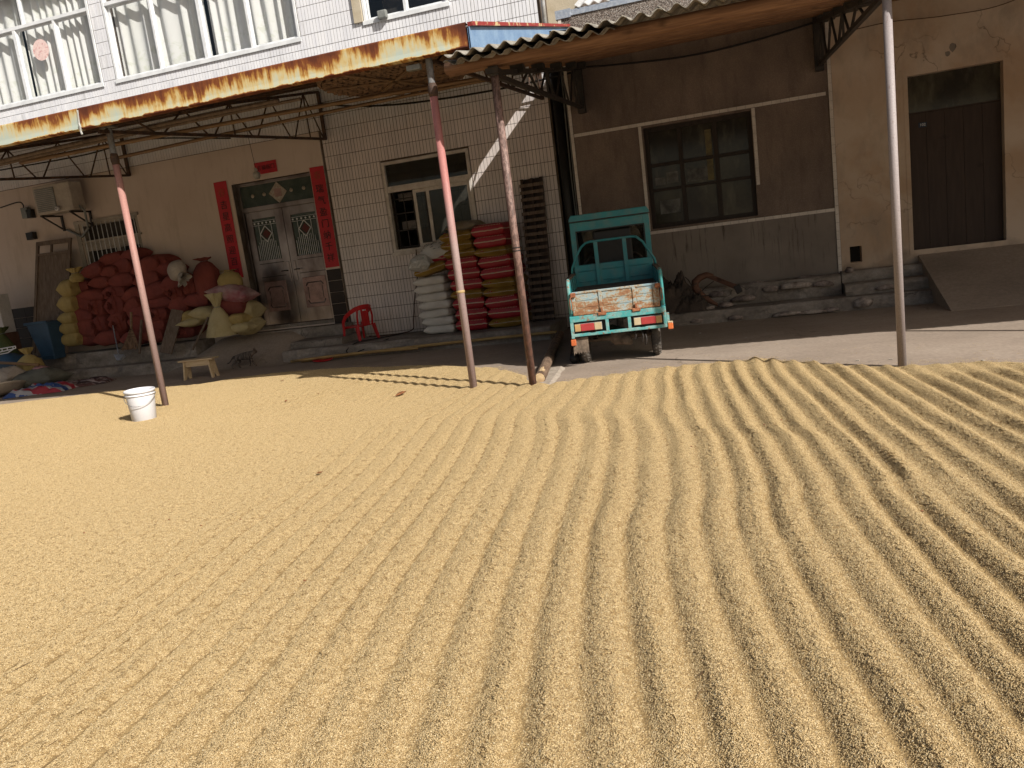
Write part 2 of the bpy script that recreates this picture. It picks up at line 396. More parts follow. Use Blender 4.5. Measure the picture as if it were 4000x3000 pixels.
k.b.inputs['Transmission Weight'].default_value = 0
M['curtain'] = k.done(c, .8, 0, .3)
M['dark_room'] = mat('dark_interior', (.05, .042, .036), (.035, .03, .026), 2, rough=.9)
M['room'] = mat('room_plaster', (.40, .38, .35), (.3, .28, .26), 2, rough=.9)
M['steel'] = None
k = NT('brushed_door_steel'); p = k.sep()
c = k.mix(k.ramp(k.noise(2.4, 'P', (1, 1, .5), 5), [(.4, 0.), (.65, 1.)]), (.36, .315, .295), (.16, .125, .115))
k.bump(k.noise(40, 'P', (1, 1, .1), 3), .05, .002)
M['steel'] = k.done(c, .30, .85, .5)
M['pink_steel'] = mat('embossed_door_panel', (.38, .25, .22), (.24, .16, .145), 4, rough=.4, metal=.5, bump=.12, bscale=30)
M['green_transom'] = mat('green_transom_glass', (.055, .075, .065), (.08, .10, .085), 6, rough=.18, bump=.03)
k = NT('red_paper')
c = k.mix(k.ramp(k.noise(3, 'P', (1, 1, 1), 4), [(.4, 0.), (.7, 1.)]), (.50, .025, .035), (.40, .022, .03))
k.bump(k.noise(10, 'P', (1, 1, 1), 3), .15, .01)
M['red_paper'] = k.done(c, .6, 0, .4)
M['ink'] = mat('black_ink', (.02, .016, .016), rough=.6, bump=0, fine=0)
M['faded_gold'] = mat('faded_gold_print', (.30, .07, .03), (.42, .05, .04), 30, rough=.6, bump=0)
M['brass'] = mat('brass_ornament', (.42, .38, .32), (.30, .24, .18), 20, rough=.4, metal=.4)
M['cream_metal'] = mat('ac_casing', (.46, .41, .34), (.36, .31, .26), 4, rough=.5)
M['black_plastic'] = mat('black_plastic', (.02, .019, .018), rough=.5, bump=.05)
M['grey_plastic'] = mat('grey_plastic', (.22, .23, .22), rough=.5, bump=.05)
M['cable'] = mat('black_cable', (.015, .013, .013), rough=.7, bump=0)
M['brown_cable'] = mat('brown_cable', (.09, .05, .03), rough=.7, bump=0)
M['white_plastic'] = mat('white_bucket_plastic', (.70, .70, .73), (.67, .67, .70), 3, rough=.38, bump=0, fine=.02)
M['red_plastic'] = mat('red_chair_plastic', (.55, .022, .025), (.45, .02, .022), 6, rough=.38, bump=.03, fine=.05)
M['wire'] = mat('galvanised_wire', (.5, .5, .5), rough=.4, metal=.8, bump=0)
M['foil'] = mat('silver_foil_tape', (.62, .66, .72), (.45, .5, .58), 30, rough=.3, metal=.6, bump=.5, bscale=40, bdist=.01)
M['chrome'] = mat('white_downpipe', (.60, .60, .60), (.42, .40, .36), 6, rough=.35)
M['beige'] = mat('beige_render', (.42, .36, .26), (.50, .44, .34), 3, rough=.85)
M['white_stone'] = mat('tile_trim', (.66, .60, .54), (.56, .50, .45), 5, rough=.4, bump=.04, fine=.08)

# ------------------------------------------------------------------ ground and steps
b = MB(); b.box(-120, 120, -120, 60, -.4, 0); b.build('ground', M['concrete'], kind='structure')

def worn_block(name, x0, x1, y0, y1, z0, z1, seed, mt='step', amp=.018, kind='structure', res=.09):
    """concrete block with a crumbling front edge"""
    r = random.Random(seed); nx = max(2, int((x1-x0)/res)); P = []
    prof = [(0, 0), (0, .35), (.0, .7), (.012, .9), (.03, 1.), (.12, 1.), (.35, 1.)]
    for i in range(nx+1):
        x = x0+(x1-x0)*i/nx; row = []
        for j, (dy, tz) in enumerate(prof):
            n = mnoise.noise((x*3.1, j*.6, seed)) ; n2 = mnoise.noise((x*11, j*1.7, seed+5))
            ch = max(0, mnoise.noise((x*2.3, seed*1.3, 2.))-.18)*.16 if tz > .6 and dy < .1 else 0
            row.append((x, y0+dy+amp*(n+.6*n2)*(1 if dy < .1 else .3)+ch, z0+(z1-z0)*tz+(amp*.35*n2 if tz >= .9 and dy < .3 else 0)-ch*.5))
        row.append((x, y1, z1)); P.append(row)
    q = MB(); q.grid(P)
    n = len(P[0])
    q.add([P[0][k] for k in range(n)]+[(x0, y1, z0)], [tuple(range(n+1))])
    q.add([P[-1][k] for k in range(n)]+[(x1, y1, z0)], [tuple(range(n, -1, -1))])
    o = q.build(name, M[mt]); o['kind'] = kind
    return o
worn_block('step', -16, -9.35, 11.45, 11.9, 0, .19, 3)
worn_block('platform', -16, -9.55, 11.82, 12.42, 0, .462, 4)
worn_block('platform', -7.4, -2.85, 11.2, 12.42, 0, .195, 5)
worn_block('step', -7.42, -6.45, 11.52, 12.42, .19, .30, 6)
worn_block('doorstep', -8.85, -6.66, 12.08, 12.42, .1, .475, 7)
# concrete slope up to the front door
P = []
for i in range(31):
    x = -9.75+i*(2.5/30); row = []
    for j in range(16):
        y = 10.95+j*.1; t = min(1, max(0, (y-11.0)/1.15)); s = t*t*(3-2*t)
        e = min(1, max(0, (x+9.75)/.6)); e2 = min(1, max(0, (-7.25-x)/.45))
        row.append((x, y, .004+.45*s*min(1, .35+e*.65)*(.42+.58*e2)+.006*mnoise.noise((x*3, y*3, 1))))
    P.append(row)
q = MB(); q.grid(P); q.build('ramp', M['concrete'], smooth=True, kind='structure')
worn_block('step', -2.1, 2.55, 11.35, 12.22, 0, .175, 8, amp=.03)
worn_block('step', -2.1, 1.22, 11.84, 12.22, .17, .45, 9, amp=.035)
worn_block('step', 1.24, 2.55, 11.60, 12.22, .17, .325, 10, amp=.03)
worn_block('step', 1.24, 2.45, 11.95, 12.22, .32, .475, 11, amp=.03)
q = MB()
q.hexa([(2.26, 10.4, 0), (5.6, 10.4, 0), (5.6, 12.22, 0), (2.26, 12.22, 0), (2.26, 10.4, .006), (5.6, 10.4, .006), (5.6, 12.22, .59), (2.26, 12.22, .59)])
q.build('ramp', M['concrete'], kind='structure')
# drain kerb of pale mortar beside the log
P = []
for i in range(16):
    t = i/15; cx = -2.0+.0*t-.13*t; cy = 7.25+1.25*t; P.append([(cx-.10+.02*mnoise.noise((t*5, 1, 1)), cy, .002), (cx-.07, cy, .022), (cx+.05, cy+.0, .024+.004*mnoise.noise((t*9, 3, 1))), (cx+.09+.02*mnoise.noise((t*6, 7, 1)), cy, .002)])
q = MB(); q.grid(P)
M['mortar'] = mat('pale_mortar', (.38, .325, .27), (.30, .255, .21), 12, rough=.9, bump=.4)
q.build('mortar_strip', M['mortar'], kind='structure')

# ------------------------------------------------------------------ drying rice: raked height field + grains
def vnoise(x, y, seed, sx=1., sy=1.):
    x = x*sx+seed*17.3; y = y*sy+seed*31.7
    xi = np.floor(x).astype(int); yi = np.floor(y).astype(int); fx = x-xi; fy = y-yi
    def h(a, c):
        n = (a*374761393+c*668265263+seed*974711) & 0x7fffffff
        n = ((n ^ (n >> 13))*1274126177) & 0x7fffffff
        return ((n ^ (n >> 16)) & 0xffff)/65535.*2-1
    fx = fx*fx*(3-2*fx); fy = fy*fy*(3-2*fy)
    return (h(xi, yi)*(1-fx)+h(xi+1, yi)*fx)*(1-fy)+(h(xi, yi+1)*(1-fx)+h(xi+1, yi+1)*fx)*fy
def sst(a, c, x):
    t = np.clip((x-a)/(c-a), 0, 1); return t*t*(3-2*t)
EDGE = np.array([(-16, 8.4), (-13, 8.75), (-11.2, 9.18), (-9.62, 9.60), (-7.71, 9.60), (-7.2, 9.95), (-6.6, 10.1), (-5.4, 9.95), (-3.79, 9.39), (-3.0, 8.85), (-2.43, 8.22), (-2.2, 7.62), (-1.9, 7.58), (-1.5, 7.78), (-.9, 8.0), (-.62, 8.1), (0, 8.12), (.2, 8.0), (.65, 7.5), (1.05, 7.22), (1.32, 7.2), (1.6, 7.2), (2.01, 6.98), (3., 6.7), (6, 6.3)])
def edge_d(x, y):
    return np.interp(x, EDGE[:, 0], EDGE[:, 1])+.05*vnoise(x, y, 3, 4, 4)+.03*vnoise(x, y, 4, 11, 11)-y
def rice_h(x, y):
    s = np.interp(y, [-1, 1.5, 2.6, 3.5, 4.7, 6.0, 7.4, 10], [1.1, .80, .60, .46, .32, .17, .03, -.05])
    lf = sst(-.6, -2.2, x)
    s = s+lf*np.interp(y, [1.5, 2.4, 3.4, 4.5, 6.2, 7.2], [.0, .05, .04, .0, -.14, -.02])
    warp = .030*vnoise(x, y, 1, .8, .45)+.008*vnoise(x, y, 2, 2.2, 1.6)+.004*vnoise(x, y, 22, 7, 5)
    kink = .042*np.exp(-((y-6.0)/.35)**2)*sst(-2.2, -1.4, x)*sst(-.2, -.8, x)
    kink = kink+.030*(1/(1+np.exp((y-3.95-.25*x)/.05)))*sst(-1.0, -.5, x)*sst(1.2, .6, x)-.035*(1/(1+np.exp((y-5.2+.3*x)/.05)))*sst(-.9, -.4, x)*sst(.9, .4, x)
    u = (x-s+warp+kink)/.168
    c = .5+.5*np.cos(2*PI*(u+.045*np.sin(2*PI*u)*vnoise(x, y, 31, .9, .7)))
    ra = .96+.26*vnoise(np.floor(u)*7.3+.5, y, 33, 1., .55)+.10*vnoise(u*2, y, 34, 1., 2.5)
    right = sst(-2.2, -.5, x)
    prof = c**(.52+.40*right)
    am = .002+.0190*sst(-3.7, -2.3, x)+.0110*sst(-1.8, -.3, x)*(.85+.2*vnoise(x, y, 9, 1.3, 1.3))
    am = am*(1-.25*sst(5.2, 7.2, y)*sst(-.8, -1.6, x))*(1+.12*sst(4, 6.5, y))
    am = np.maximum(am, .016*sst(6.7, 7.5, y)*sst(-6.5, -4.6, x)*sst(9.6, 8.6, y))
    # places where a foot or rake blurred the rows
    am = am*(1-(.35+.5*right)*np.clip(vnoise(x, y, 12, 1.7, 1.4)-.38, 0, 1)/.6)
    base = .030-.008*right-.0125*sst(2.5, 1.7, y)*sst(-.5, .3, x)
    am = am*ra
    h = base+.0014*right*vnoise(x, y, 41, 13, 10)+.006*right*np.exp(-((y-3.95-.25*x)/.07)**2)*sst(-1.0, -.5, x)*sst(1.2, .6, x)+am*(prof-.45)+.0035*vnoise(x, y, 5, 2.5, 2.5)+(.0009+.0013*right)*vnoise(x, y, 6, 7, 7)+.0006*vnoise(x, y, 7, 22, 22)
    # streaks left by the broom on the smooth half
    h = h+.0008*(1-right)*vnoise(x*.35+y*.93, x*-.93+y*.35, 8, 1.2, 14)
    # heaps round the foot of the poles
    for px, py in ((-6.86, 7.76), (-2.76, 7.44), (-2.11, 7.37)):
        h = h+.022*np.exp(-((x-px)**2+(y-py)**2)/.012)
    d = edge_d(x, y)
    return np.where(d > .16, h, h*np.clip(d/.16, -1, 1)**1. - .004*(d < .0)-.02*np.clip(-d*4, 0, 1)), d
xs = np.arange(-15., 5.0, .022); ys = np.arange(-1.2, 10.4, .022)
X, Y = np.meshgrid(xs, ys); H_, D_ = rice_h(X, Y)
nx_, ny_ = len(xs), len(ys)
idx = np.arange(nx_*ny_).reshape(ny_, nx_)
quads = np.stack([idx[:-1, :-1], idx[:-1, 1:], idx[1:, 1:], idx[1:, :-1]], -1).reshape(-1, 4)
keep = (D_.reshape(-1)[quads].max(1) > -.05)
quads = quads[keep]
used = np.unique(quads); remap = -np.ones(nx_*ny_, int); remap[used] = np.arange(len(used))
quads = remap[quads]
co = np.stack([X.reshape(-1), Y.reshape(-1), H_.reshape(-1)], 1)[used]
me = bpy.data.meshes.new('rice'); me.vertices.add(len(co)); me.vertices.foreach_set('co', co.astype('f').reshape(-1))
me.loops.add(len(quads)*4); me.loops.foreach_set('vertex_index', quads.astype('i').reshape(-1))
me.polygons.add(len(quads)); me.polygons.foreach_set('loop_start', np.arange(0, len(quads)*4, 4, dtype='i')); me.polygons.foreach_set('loop_total', np.full(len(quads), 4, 'i'))
me.polygons.foreach_set('use_smooth', np.ones(len(quads), bool)); me.update(calc_edges=True)
k = NT('rice_bed')
c = k.ramp(k.voro(150, 'P', (1, 1, 1), 'Color'), [(0., (.20, .13, .055)), (1., (.42, .29, .13))])  # shade in the gaps between grains painted as a darker bed colour
k.bump(k.voro(150), .7, .004)
M['rice_bed'] = k.done(c, .8, 0, .3); me.materials.append(M['rice_bed'])
rice = link('rice', me)
tag(rice, 'layer of golden unhusked rice raked into rows over the yard to dry', 'rice', None, 'stuff')
k = NT('rice_grain')
an = k.n.new('ShaderNodeAttribute'); an.attribute_name = 'tone'
c = k.ramp(an.outputs['Fac'], [(0., (.17, .105, .05)), (.14, (.35, .235, .11)), (.5, (.55, .412, .21)), (.85, (.655, .51, .29)), (1., (.80, .69, .48))])
M['grain'] = k.done(c, .55, 0, .35)
def clump(name, n, rad, seed, flat=.35):
    r = random.Random(seed); V = []; Fc = []; tn = []
    for i in range(n):
        rr = rad*math.sqrt(r.random()); a = r.random()*2*PI
        L = r.uniform(.0029, .0038); W = r.uniform(.00105, .0014)
        rot = Euler((r.gauss(0, flat), r.gauss(0, flat), r.random()*PI)).to_matrix()
        cen = Vector((rr*math.cos(a), rr*math.sin(a), r.uniform(-.0016, .0022)))
        n0 = len(V); V.append(cen+rot @ Vector((-L, 0, 0)))
        for sx, k1 in ((-.55, .82), (.15, 1.), (.7, .62)):
            for q in range(4):
                an_ = PI/2*q+.4; V.append(cen+rot @ Vector((L*sx, W*k1*math.cos(an_), W*k1*.8*math.sin(an_))))
        V.append(cen+rot @ Vector((L, 0, 0)))
        for q in range(4):
            q2 = (q+1) % 4
            Fc.append((n0, n0+1+q2, n0+1+q)); Fc.append((n0+13, n0+9+q, n0+9+q2))
            Fc.append((n0+1+q, n0+1+q2, n0+5+q2, n0+5+q)); Fc.append((n0+5+q, n0+5+q2, n0+9+q2, n0+9+q))
        t = min(1, max(0, r.gauss(.5, .21))) if r.random() > .06 else r.uniform(0, .14)
        tn += [t]*14
    me = bpy.data.meshes.new(name); me.from_pydata([tuple(v) for v in V], [], Fc); me.materials.append(M['grain'])
    me.attributes.new('tone', 'FLOAT', 'POINT').data.foreach_set('value', tn)
    me.polygons.foreach_set('use_smooth', [True]*len(me.polygons)); me.update()
    return bpy.data.objects.new(name, me)
gc = bpy.data.collections.new('grain_clumps')
for i in range(6): gc.objects.link(clump('a_clump_%d' % i, 88, .0215, 100+i, .31))
for i in range(3): gc.objects.link(clump('b_sparse_%d' % i, 9, .034, 200+i, .12))
# points
sp = .0245
gx = np.arange(-14.2, 4.2, sp); gy = np.arange(.7, 10.4, sp); GX, GY = np.meshgrid(gx, gy)
GX = (GX+nrg.uniform(-.5, .5, GX.shape)*sp).ravel(); GY = (GY+nrg.uniform(-.5, .5, GY.shape)*sp).ravel()
lo = -1.0-GY*1.48; hi = .85+GY*.27
kp = (GX > lo) & (GX < hi); GX, GY = GX[kp], GY[kp]
h0, d0 = rice_h(GX, GY); e = .006
hx = (rice_h(GX+e, GY)[0]-rice_h(GX-e, GY)[0])/(2*e); hy = (rice_h(GX, GY+e)[0]-rice_h(GX, GY-e)[0])/(2*e)
hx = np.clip(hx, -1, 1); hy = np.clip(hy, -1, 1)
dense = (d0 > .02) & (h0 > .002)
sparse = (~dense) & (d0 > -.22) & (nrg.random(len(d0)) < np.clip(.75*np.exp(d0*12), 0, 1))
sparse |= (~dense) & (d0 > .02)
sparse |= (~dense) & (d0 > -1.1) & (nrg.random(len(d0)) < .012)
sel = dense | sparse
PX, PY = GX[sel], GY[sel]; PZ = np.where(dense[sel], h0[sel], np.maximum(h0[sel], .0015))
NX = np.where(dense[sel], -hx[sel], 0); NY = np.where(dense[sel], -hy[sel], 0)
ix = np.where(dense[sel], nrg.integers(0, 6, sel.sum()), nrg.integers(6, 9, sel.sum()))
pm = bpy.data.meshes.new('grain_points'); pm.vertices.add(len(PX))
pm.vertices.foreach_set('co', np.stack([PX, PY, PZ+.0005], 1).astype('f').ravel())
pm.attributes.new('nrm', 'FLOAT_VECTOR', 'POINT').data.foreach_set('vector', np.stack([NX, NY, np.ones_like(NX)], 1).astype('f').ravel())
pm.attributes.new('ang', 'FLOAT', 'POINT').data.foreach_set('value', nrg.uniform(0, 6.283, len(PX)).astype('f'))
pm.attributes.new('pick', 'INT', 'POINT').data.foreach_set('value', ix.astype('i'))
po = bpy.data.objects.new('grain_points', pm)
ng = bpy.data.node_groups.new('spread_grains', 'GeometryNodeTree')
ng.interface.new_socket('Geometry', in_out='INPUT', socket_type='NodeSocketGeometry')
ng.interface.new_socket('Geometry', in_out='OUTPUT', socket_type='NodeSocketGeometry')
def gn(t, **kw):
    n = ng.nodes.new(t)
    for a_, v_ in kw.items(): setattr(n, a_, v_)
    return n
gi = gn('NodeGroupInput'); go = gn('NodeGroupOutput'); oi = gn('GeometryNodeObjectInfo'); oi.inputs['Object'].default_value = po
ci = gn('GeometryNodeCollectionInfo'); ci.inputs['Collection'].default_value = gc; ci.inputs['Separate Children'].default_value = True; ci.inputs['Reset Children'].default_value = True
def nattr(name, dt):
    n = gn('GeometryNodeInputNamedAttribute', data_type=dt); n.inputs['Name'].default_value = name; return n.outputs['Attribute']
al = gn('FunctionNodeAlignRotationToVector', axis='Z'); ng.links.new(nattr('nrm', 'FLOAT_VECTOR'), al.inputs['Vector'])
cx_ = gn('ShaderNodeCombineXYZ'); ng.links.new(nattr('ang', 'FLOAT'), cx_.inputs[2])
e2r = gn('FunctionNodeEulerToRotation'); ng.links.new(cx_.outputs[0], e2r.inputs[0])
rr_ = gn('FunctionNodeRotateRotation', rotation_space='LOCAL'); ng.links.new(al.outputs[0], rr_.inputs[0]); ng.links.new(e2r.outputs[0], rr_.inputs[1])
ip = gn('GeometryNodeInstanceOnPoints'); ip.inputs['Pick Instance'].default_value = True
ng.links.new(oi.outputs['Geometry'], ip.inputs['Points']); ng.links.new(ci.outputs[0], ip.inputs['Instance'])
ng.links.new(nattr('pick', 'INT'), ip.inputs['Instance Index']); ng.links.new(rr_.outputs[0], ip.inputs['Rotation'])
jn = gn('GeometryNodeJoinGeometry'); ng.links.new(gi.outputs[0], jn.inputs[0]); ng.links.new(ip.outputs[0], jn.inputs[0]); ng.links.new(jn.outputs[0], go.inputs[0])
gm = rice.modifiers.new('grains', 'NODES'); gm.node_group = ng

# ------------------------------------------------------------------ white tiled house
WY = 12.4
house = thing('tiled_house', (-8, WY, 0), 'two-storey house with white upright wall tiles and cream plaster round its door', 'house')
# openings x0,x1,z0,z1
W1 = (-13.9, -10.86, 5.2, 7.1); W2 = (-10.56, -6.78, 5.2, 7.1); W3 = (-5.6, -4.14, 5.22, 6.6)
DOOR = (-8.60, -7.02, .50, 3.10); MIDW = (-5.68, -4.14, 1.55, 3.04); BARW = (-12.05, -10.72, 1.3, 2.86)
OPEN = [W1, W2, W3, DOOR, MIDW, BARW]
def wall_boxes(q, x0, x1, z0, z1, y0, y1, ops):
    xs = sorted({x0, x1, *[v for o in ops for v in o[:2] if x0 < v < x1]}); zs = sorted({z0, z1, *[v for o in ops for v in o[2:] if z0 < v < z1]})
    for i in range(len(xs)-1):
        j = 0; xm = (xs[i]+xs[i+1])/2
        solid = [not any(o[0] < xm < o[1] and o[2] < (zs[j]+zs[j+1])/2 < o[3] for o in ops) for j in range(len(zs)-1)]
        while j < len(solid):
            if solid[j]:
                e_ = j
                while e_+1 < len(solid) and solid[e_+1]: e_ += 1
                q.box(xs[i], xs[i+1], y0, y1, zs[j], zs[e_+1]); j = e_+1
            else: j += 1
q = MB(); wall_boxes(q, -17, -2.72, 0, 8.2, WY, WY+.26, OPEN)
q.box(-17, -16.8, WY+.26, 20, 0, 8.2); q.box(-2.92, -2.72, WY+.26, 20, 0, 8.2); q.box(-17, -2.72, 20, 20.2, 0, 8.2)
q.build('wall', M['grout'], house)
q = MB(); q.box(-17.3, -2.6, 12.1, 20.4, 8.2, 8.4); q.build('roof', M['asbestos'], house)
q = MB(); q.box(-16.8, -2.92, WY+.26, 20, 3.85, 4.0); q.box(-16.8, -2.92, WY+.26, 20, 0.3, .45); q.build('floor_slab', M['room'], house)
q = MB(); q.box(-16.8, -2.92, 15.6, 15.7, .45, 3.85); q.box(-16.8, -2.92, 15.6, 15.7, 4.0, 8.2); q.box(-6.6, -6.5, WY+.26, 15.6, .45, 3.85); q.build('inner_wall', M['room'], house)
# plaster skin of the left bay
q = MB(); wall_boxes(q, -16.9, -6.735, .19, 3.715, WY-.016, WY+.002, [DOOR, BARW, (-13.2, -8.66, .19, 1.45) if False else (0, 0, 0, 0)])
q.build('plaster', M['plaster'], house)
# dark tile skirting, tile by tile
q = MB(); q.box(0, .294, 0, .011, 0, .194); skirt_me = q.mesh('skirting_tile', M['dark_tile'])
for r_ in range(5):
    for c_ in range(34):
        x = -16.85+c_*.30
        if x+.3 > -8.62: continue
        if x > -13.3 and x < -9.0 and r_ < 4: continue       # fully behind the pile of sacks
        link('skirting_tile', skirt_me, house, (x+8, -.028, .455+r_*.2-.0))
for r_ in range(6):
    link('skirting_tile', skirt_me, house, (-7.005+8-.0, -.028, .225+r_*.2))
for o in [o for o in house.children if o.name.startswith('skirting_tile') and o.location.x > .9]: o.scale = (.92, 1, 1)
# wall tiles
TP, RP, RZ0 = .0580, .218, .239
rects = []
def subtract(r, ops):
    out = [r]
    for o in ops:
        nxt = []
        for a in out:
            if a[1] <= o[0] or a[0] >= o[1] or a[3] <= o[2] or a[2] >= o[3]: nxt.append(a); continue
            if a[0] < o[0]: nxt.append((a[0], o[0], a[2], a[3]))
            if a[1] > o[1]: nxt.append((o[1], a[1], a[2], a[3]))
            l, r2 = max(a[0], o[0]), min(a[1], o[1])
            if a[2] < o[2]: nxt.append((l, r2, a[2], o[2]))
            if a[3] > o[3]: nxt.append((l, r2, o[3], a[3]))
        out = [a for a in nxt if a[1]-a[0] > .008 and a[3]-a[2] > .012]
    return out
tops = [(o[0]-.015, o[1]+.015, o[2]-.015, o[3]+.015) for o in OPEN]
nc = int((16.9-2.74)/TP)
for r_ in range(-1, 37):
    z = RZ0+r_*RP
    for c_ in range(nc):
        x = -2.745-(c_+1)*TP
        if x < -6.73 and z+RP < 3.74: continue
        if z > 8.1: continue
        z1_ = z+RP-.0085; z0_ = z
        if x < -6.73 and z0_ < 3.725: z0_ = 3.725
        for a in subtract((x, x+TP-.0072, z0_, z1_), tops): rects.append(a)
full = [a for a in rects if abs(a[1]-a[0]-(TP-.0072)) < 1e-6 and abs(a[3]-a[2]-(RP-.0085)) < 1e-6]
def seen_score(a):
    x, z = (a[0]+a[1])/2, (a[2]+a[3])/2
    hid = (-5.15 < x and z < 1.95) or z > 3.5
    return (1000 if hid else 0)+math.hypot(x, z-1.4)
full.sort(key=seen_score); single = set(full[:300])
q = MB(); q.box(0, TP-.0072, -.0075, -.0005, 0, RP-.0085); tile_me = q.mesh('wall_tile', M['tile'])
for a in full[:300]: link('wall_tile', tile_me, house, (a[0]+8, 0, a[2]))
q = MB()
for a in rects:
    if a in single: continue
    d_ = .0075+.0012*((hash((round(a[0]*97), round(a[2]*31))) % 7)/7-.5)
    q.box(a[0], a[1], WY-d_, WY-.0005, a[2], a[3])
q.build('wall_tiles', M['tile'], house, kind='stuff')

def frame_rect(q, x0, x1, z0, z1, y0, y1, t):
    q.box(x0, x1, y0, y1, z0, z0+t); q.box(x0, x1, y0, y1, z1-t, z1); q.box(x0, x0+t, y0, y1, z0+t, z1-t); q.box(x1-t, x1, y0, y1, z0+t, z1-t)
def curtain(parent, x0, x1, z0, z1, y, seed, wl=.24):
    r = random.Random(seed); n = int((x1-x0)/.014); P = [[], [], []]
    ph = 0
    for i in range(n+1):
        x = x0+(x1-x0)*i/n; ph += .014/wl*(1+1.3*mnoise.noise((x*2.2, seed*3.7, 0)))
        for j, z in enumerate((z0, (z0+z1)/2, z1)):
            a_ = .036+.035*mnoise.noise((x*2.6, j*.7, seed))
            P[j].append((x+.01*math.sin(ph*5+j), y+a_*math.sin(2*PI*ph+.25*j), z))
    q = MB(); q.grid(P); return q.build('curtain', M['curtain'], parent, smooth=True)
def upper_window(o, label, mull, trans, sashes, dark=False, half=True):
    x0, x1, z0, z1 = o
    q = MB(); frame_rect(q, x0, x1, z0, z1, WY-.02, WY+.08, .045)
    for mx, t in mull: q.box(mx-t/2, mx+t/2, WY-.012, WY+.075, z0+.045, trans if trans else z1-.045)
    if trans:
        q.box(x0+.045, x1-.045, WY-.015, WY+.078, trans, trans+.06)
        for mx in (x0+(x1-x0)*f for f in (.5,)): q.box(mx-.02, mx+.02, WY-.01, WY+.07, trans+.06, z1-.045)
    q.box(x0-.02, x1+.02, WY-.035, WY-.0205, z0-.035, z0+.03)
    w_ = q.build('window', M['alu'], house, bevel=.003); w_['label'] = label
    xs_ = [x0+.045]+[mx for mx, t in mull]+[x1-.045]
    for i in range(len(xs_)-1):
        a, c_ = xs_[i], xs_[i+1]; yy = WY+(.03 if i % 2 else .052)
        zt = trans if trans else z1-.045
        q = MB(); frame_rect(q, a+.012, c_-.012, z0+.047, zt-.002, yy, yy+.022, .03); q.build('sash', M['alu'], w_)
        q = MB(); q.box(a+.03, c_-.03, yy+.009, yy+.013, z0+.07, zt-.025); q.build('pane', M['glass'], w_)
    if trans:
        xm = (x0+x1)/2
        for a, c_ in ((x0+.045, xm-.02), (xm+.02, x1-.045)):
            q = MB(); q.box(a, c_, WY+.04, WY+.044, trans+.06, z1-.045); q.build('pane', M['glass'], w_)
    return w_
wn1 = upper_window(W1, 'wide upper window with white curtains above the air conditioner', [(-12.62, .07), (-11.69, .045)], 6.47, 3)
curtain(wn1, -13.88, -12.62, 5.1, 7.15, WY+.19, 1); curtain(wn1, -12.60, -10.88, 5.1, 7.15, WY+.19, 2)
wn2 = upper_window(W2, 'widest upper window with four panes and white curtains above the rusty fascia', [(-9.58, .045), (-8.62, .07), (-7.70, .045)], 6.47, 4)
curtain(wn2, -10.54, -8.64, 5.1, 7.15, WY+.19, 3, .25); curtain(wn2, -8.58, -6.80, 5.1, 7.15, WY+.19, 4, .22)
wn3 = upper_window(W3, 'small dark upper window at the top right of the tiled wall', [(-4.87, .05)], None, 2)
q = MB(); q.box(-5.76, -5.61, WY-.05, WY-.008, 5.24, 6.6); q.build('side_trim', M['beige'], wn3)
q = MB(); q.box(-5.55, -4.2, WY+.7, WY+.72, 5.0, 6.7); q.build('blind', M['dark_room'], wn3)
# round pink paper cut-out stuck on the left upper pane
q = MB(); q.lathe([(0.0, 0), (.18, 0), (.185, .002), (.0, .003)], (0, 0, 0), 30)
M['pink_paper'] = mat('pink_paper_cut', (.72, .55, .52), (.60, .35, .34), 24, (.55, .6), rough=.7, bump=0)
o = q.build('paper_cutout', M['pink_paper']); c_ = at(160, 195, WY+.028); o.location = c_; o.rotation_euler = (PI/2, 0, 0)
tag(o, 'round pink paper cut-out on the pane of the left upper window', 'paper cut-out')
# small plastic wrapped box on the sill of the third upper window
q = MB(); q.box(-5.32, -5.16, WY-.12, WY-.04, 5.2, 5.33)
o = q.build('wrapped_box', M['grey_plastic'], bevel=.02); tag(o, 'small plastic-wrapped box on the outer sill of the dark upper window', 'box')

# middle window with transom, sliding sashes and iron grille
x0, x1, z0, z1 = MIDW
q = MB(); frame_rect(q, x0, x1, z0, z1, WY-.03, WY+.07, .05); q.box(x0+.05, x1-.05, WY-.022, WY+.065, 2.54, 2.64)
q.box(x0-.03, x1+.03, WY-.05, WY-.0305, z0-.05, z0+.01)
mw = q.build('window', M['dirty_alu'], house, bevel=.004); mw['label'] = 'ground-floor window with dark transom pane behind the stacked sacks'
q = MB(); q.box(x0+.05, x1-.05, WY+.02, WY+.026, 2.64, z1-.05); q.build('pane', M['dusty_glass'], mw)
for a, c_, yy in ((-5.215, -4.55, .035), (-4.97, -4.19, .005)):
    q = MB(); frame_rect(q, a, c_, z0+.052, 2.538, WY+yy, WY+yy+.024, .055); q.build('sash', M['dirty_alu'], mw, bevel=.003)
    q = MB(); q.box(a+.05, c_-.05, WY+yy+.01, WY+yy+.014, z0+.1, 2.49); q.build('pane', M['dusty_glass'], mw)
q = MB()
for i in range(9): q.box(-5.60+i*.165, -5.588+i*.165, WY+.115, WY+.127, z0, 2.54)
for zz in (1.62, 1.9, 2.18, 2.42): q.box(x0+.02, x1-.02, WY+.128, WY+.138, zz, zz+.02)
q.build('grille', M['dark_iron'], mw)
q = MB(); q.box(-5.75, -4.05, WY+1.3, WY+1.35, .6, 1.95); q.build('orange_cabinet', mat('orange_brown_cabinet', (.20, .075, .04), (.14, .05, .03), 4), mw)
M['cal'] = mat('pale_calendar', (.26, .23, .21), (.16, .14, .13), 16)
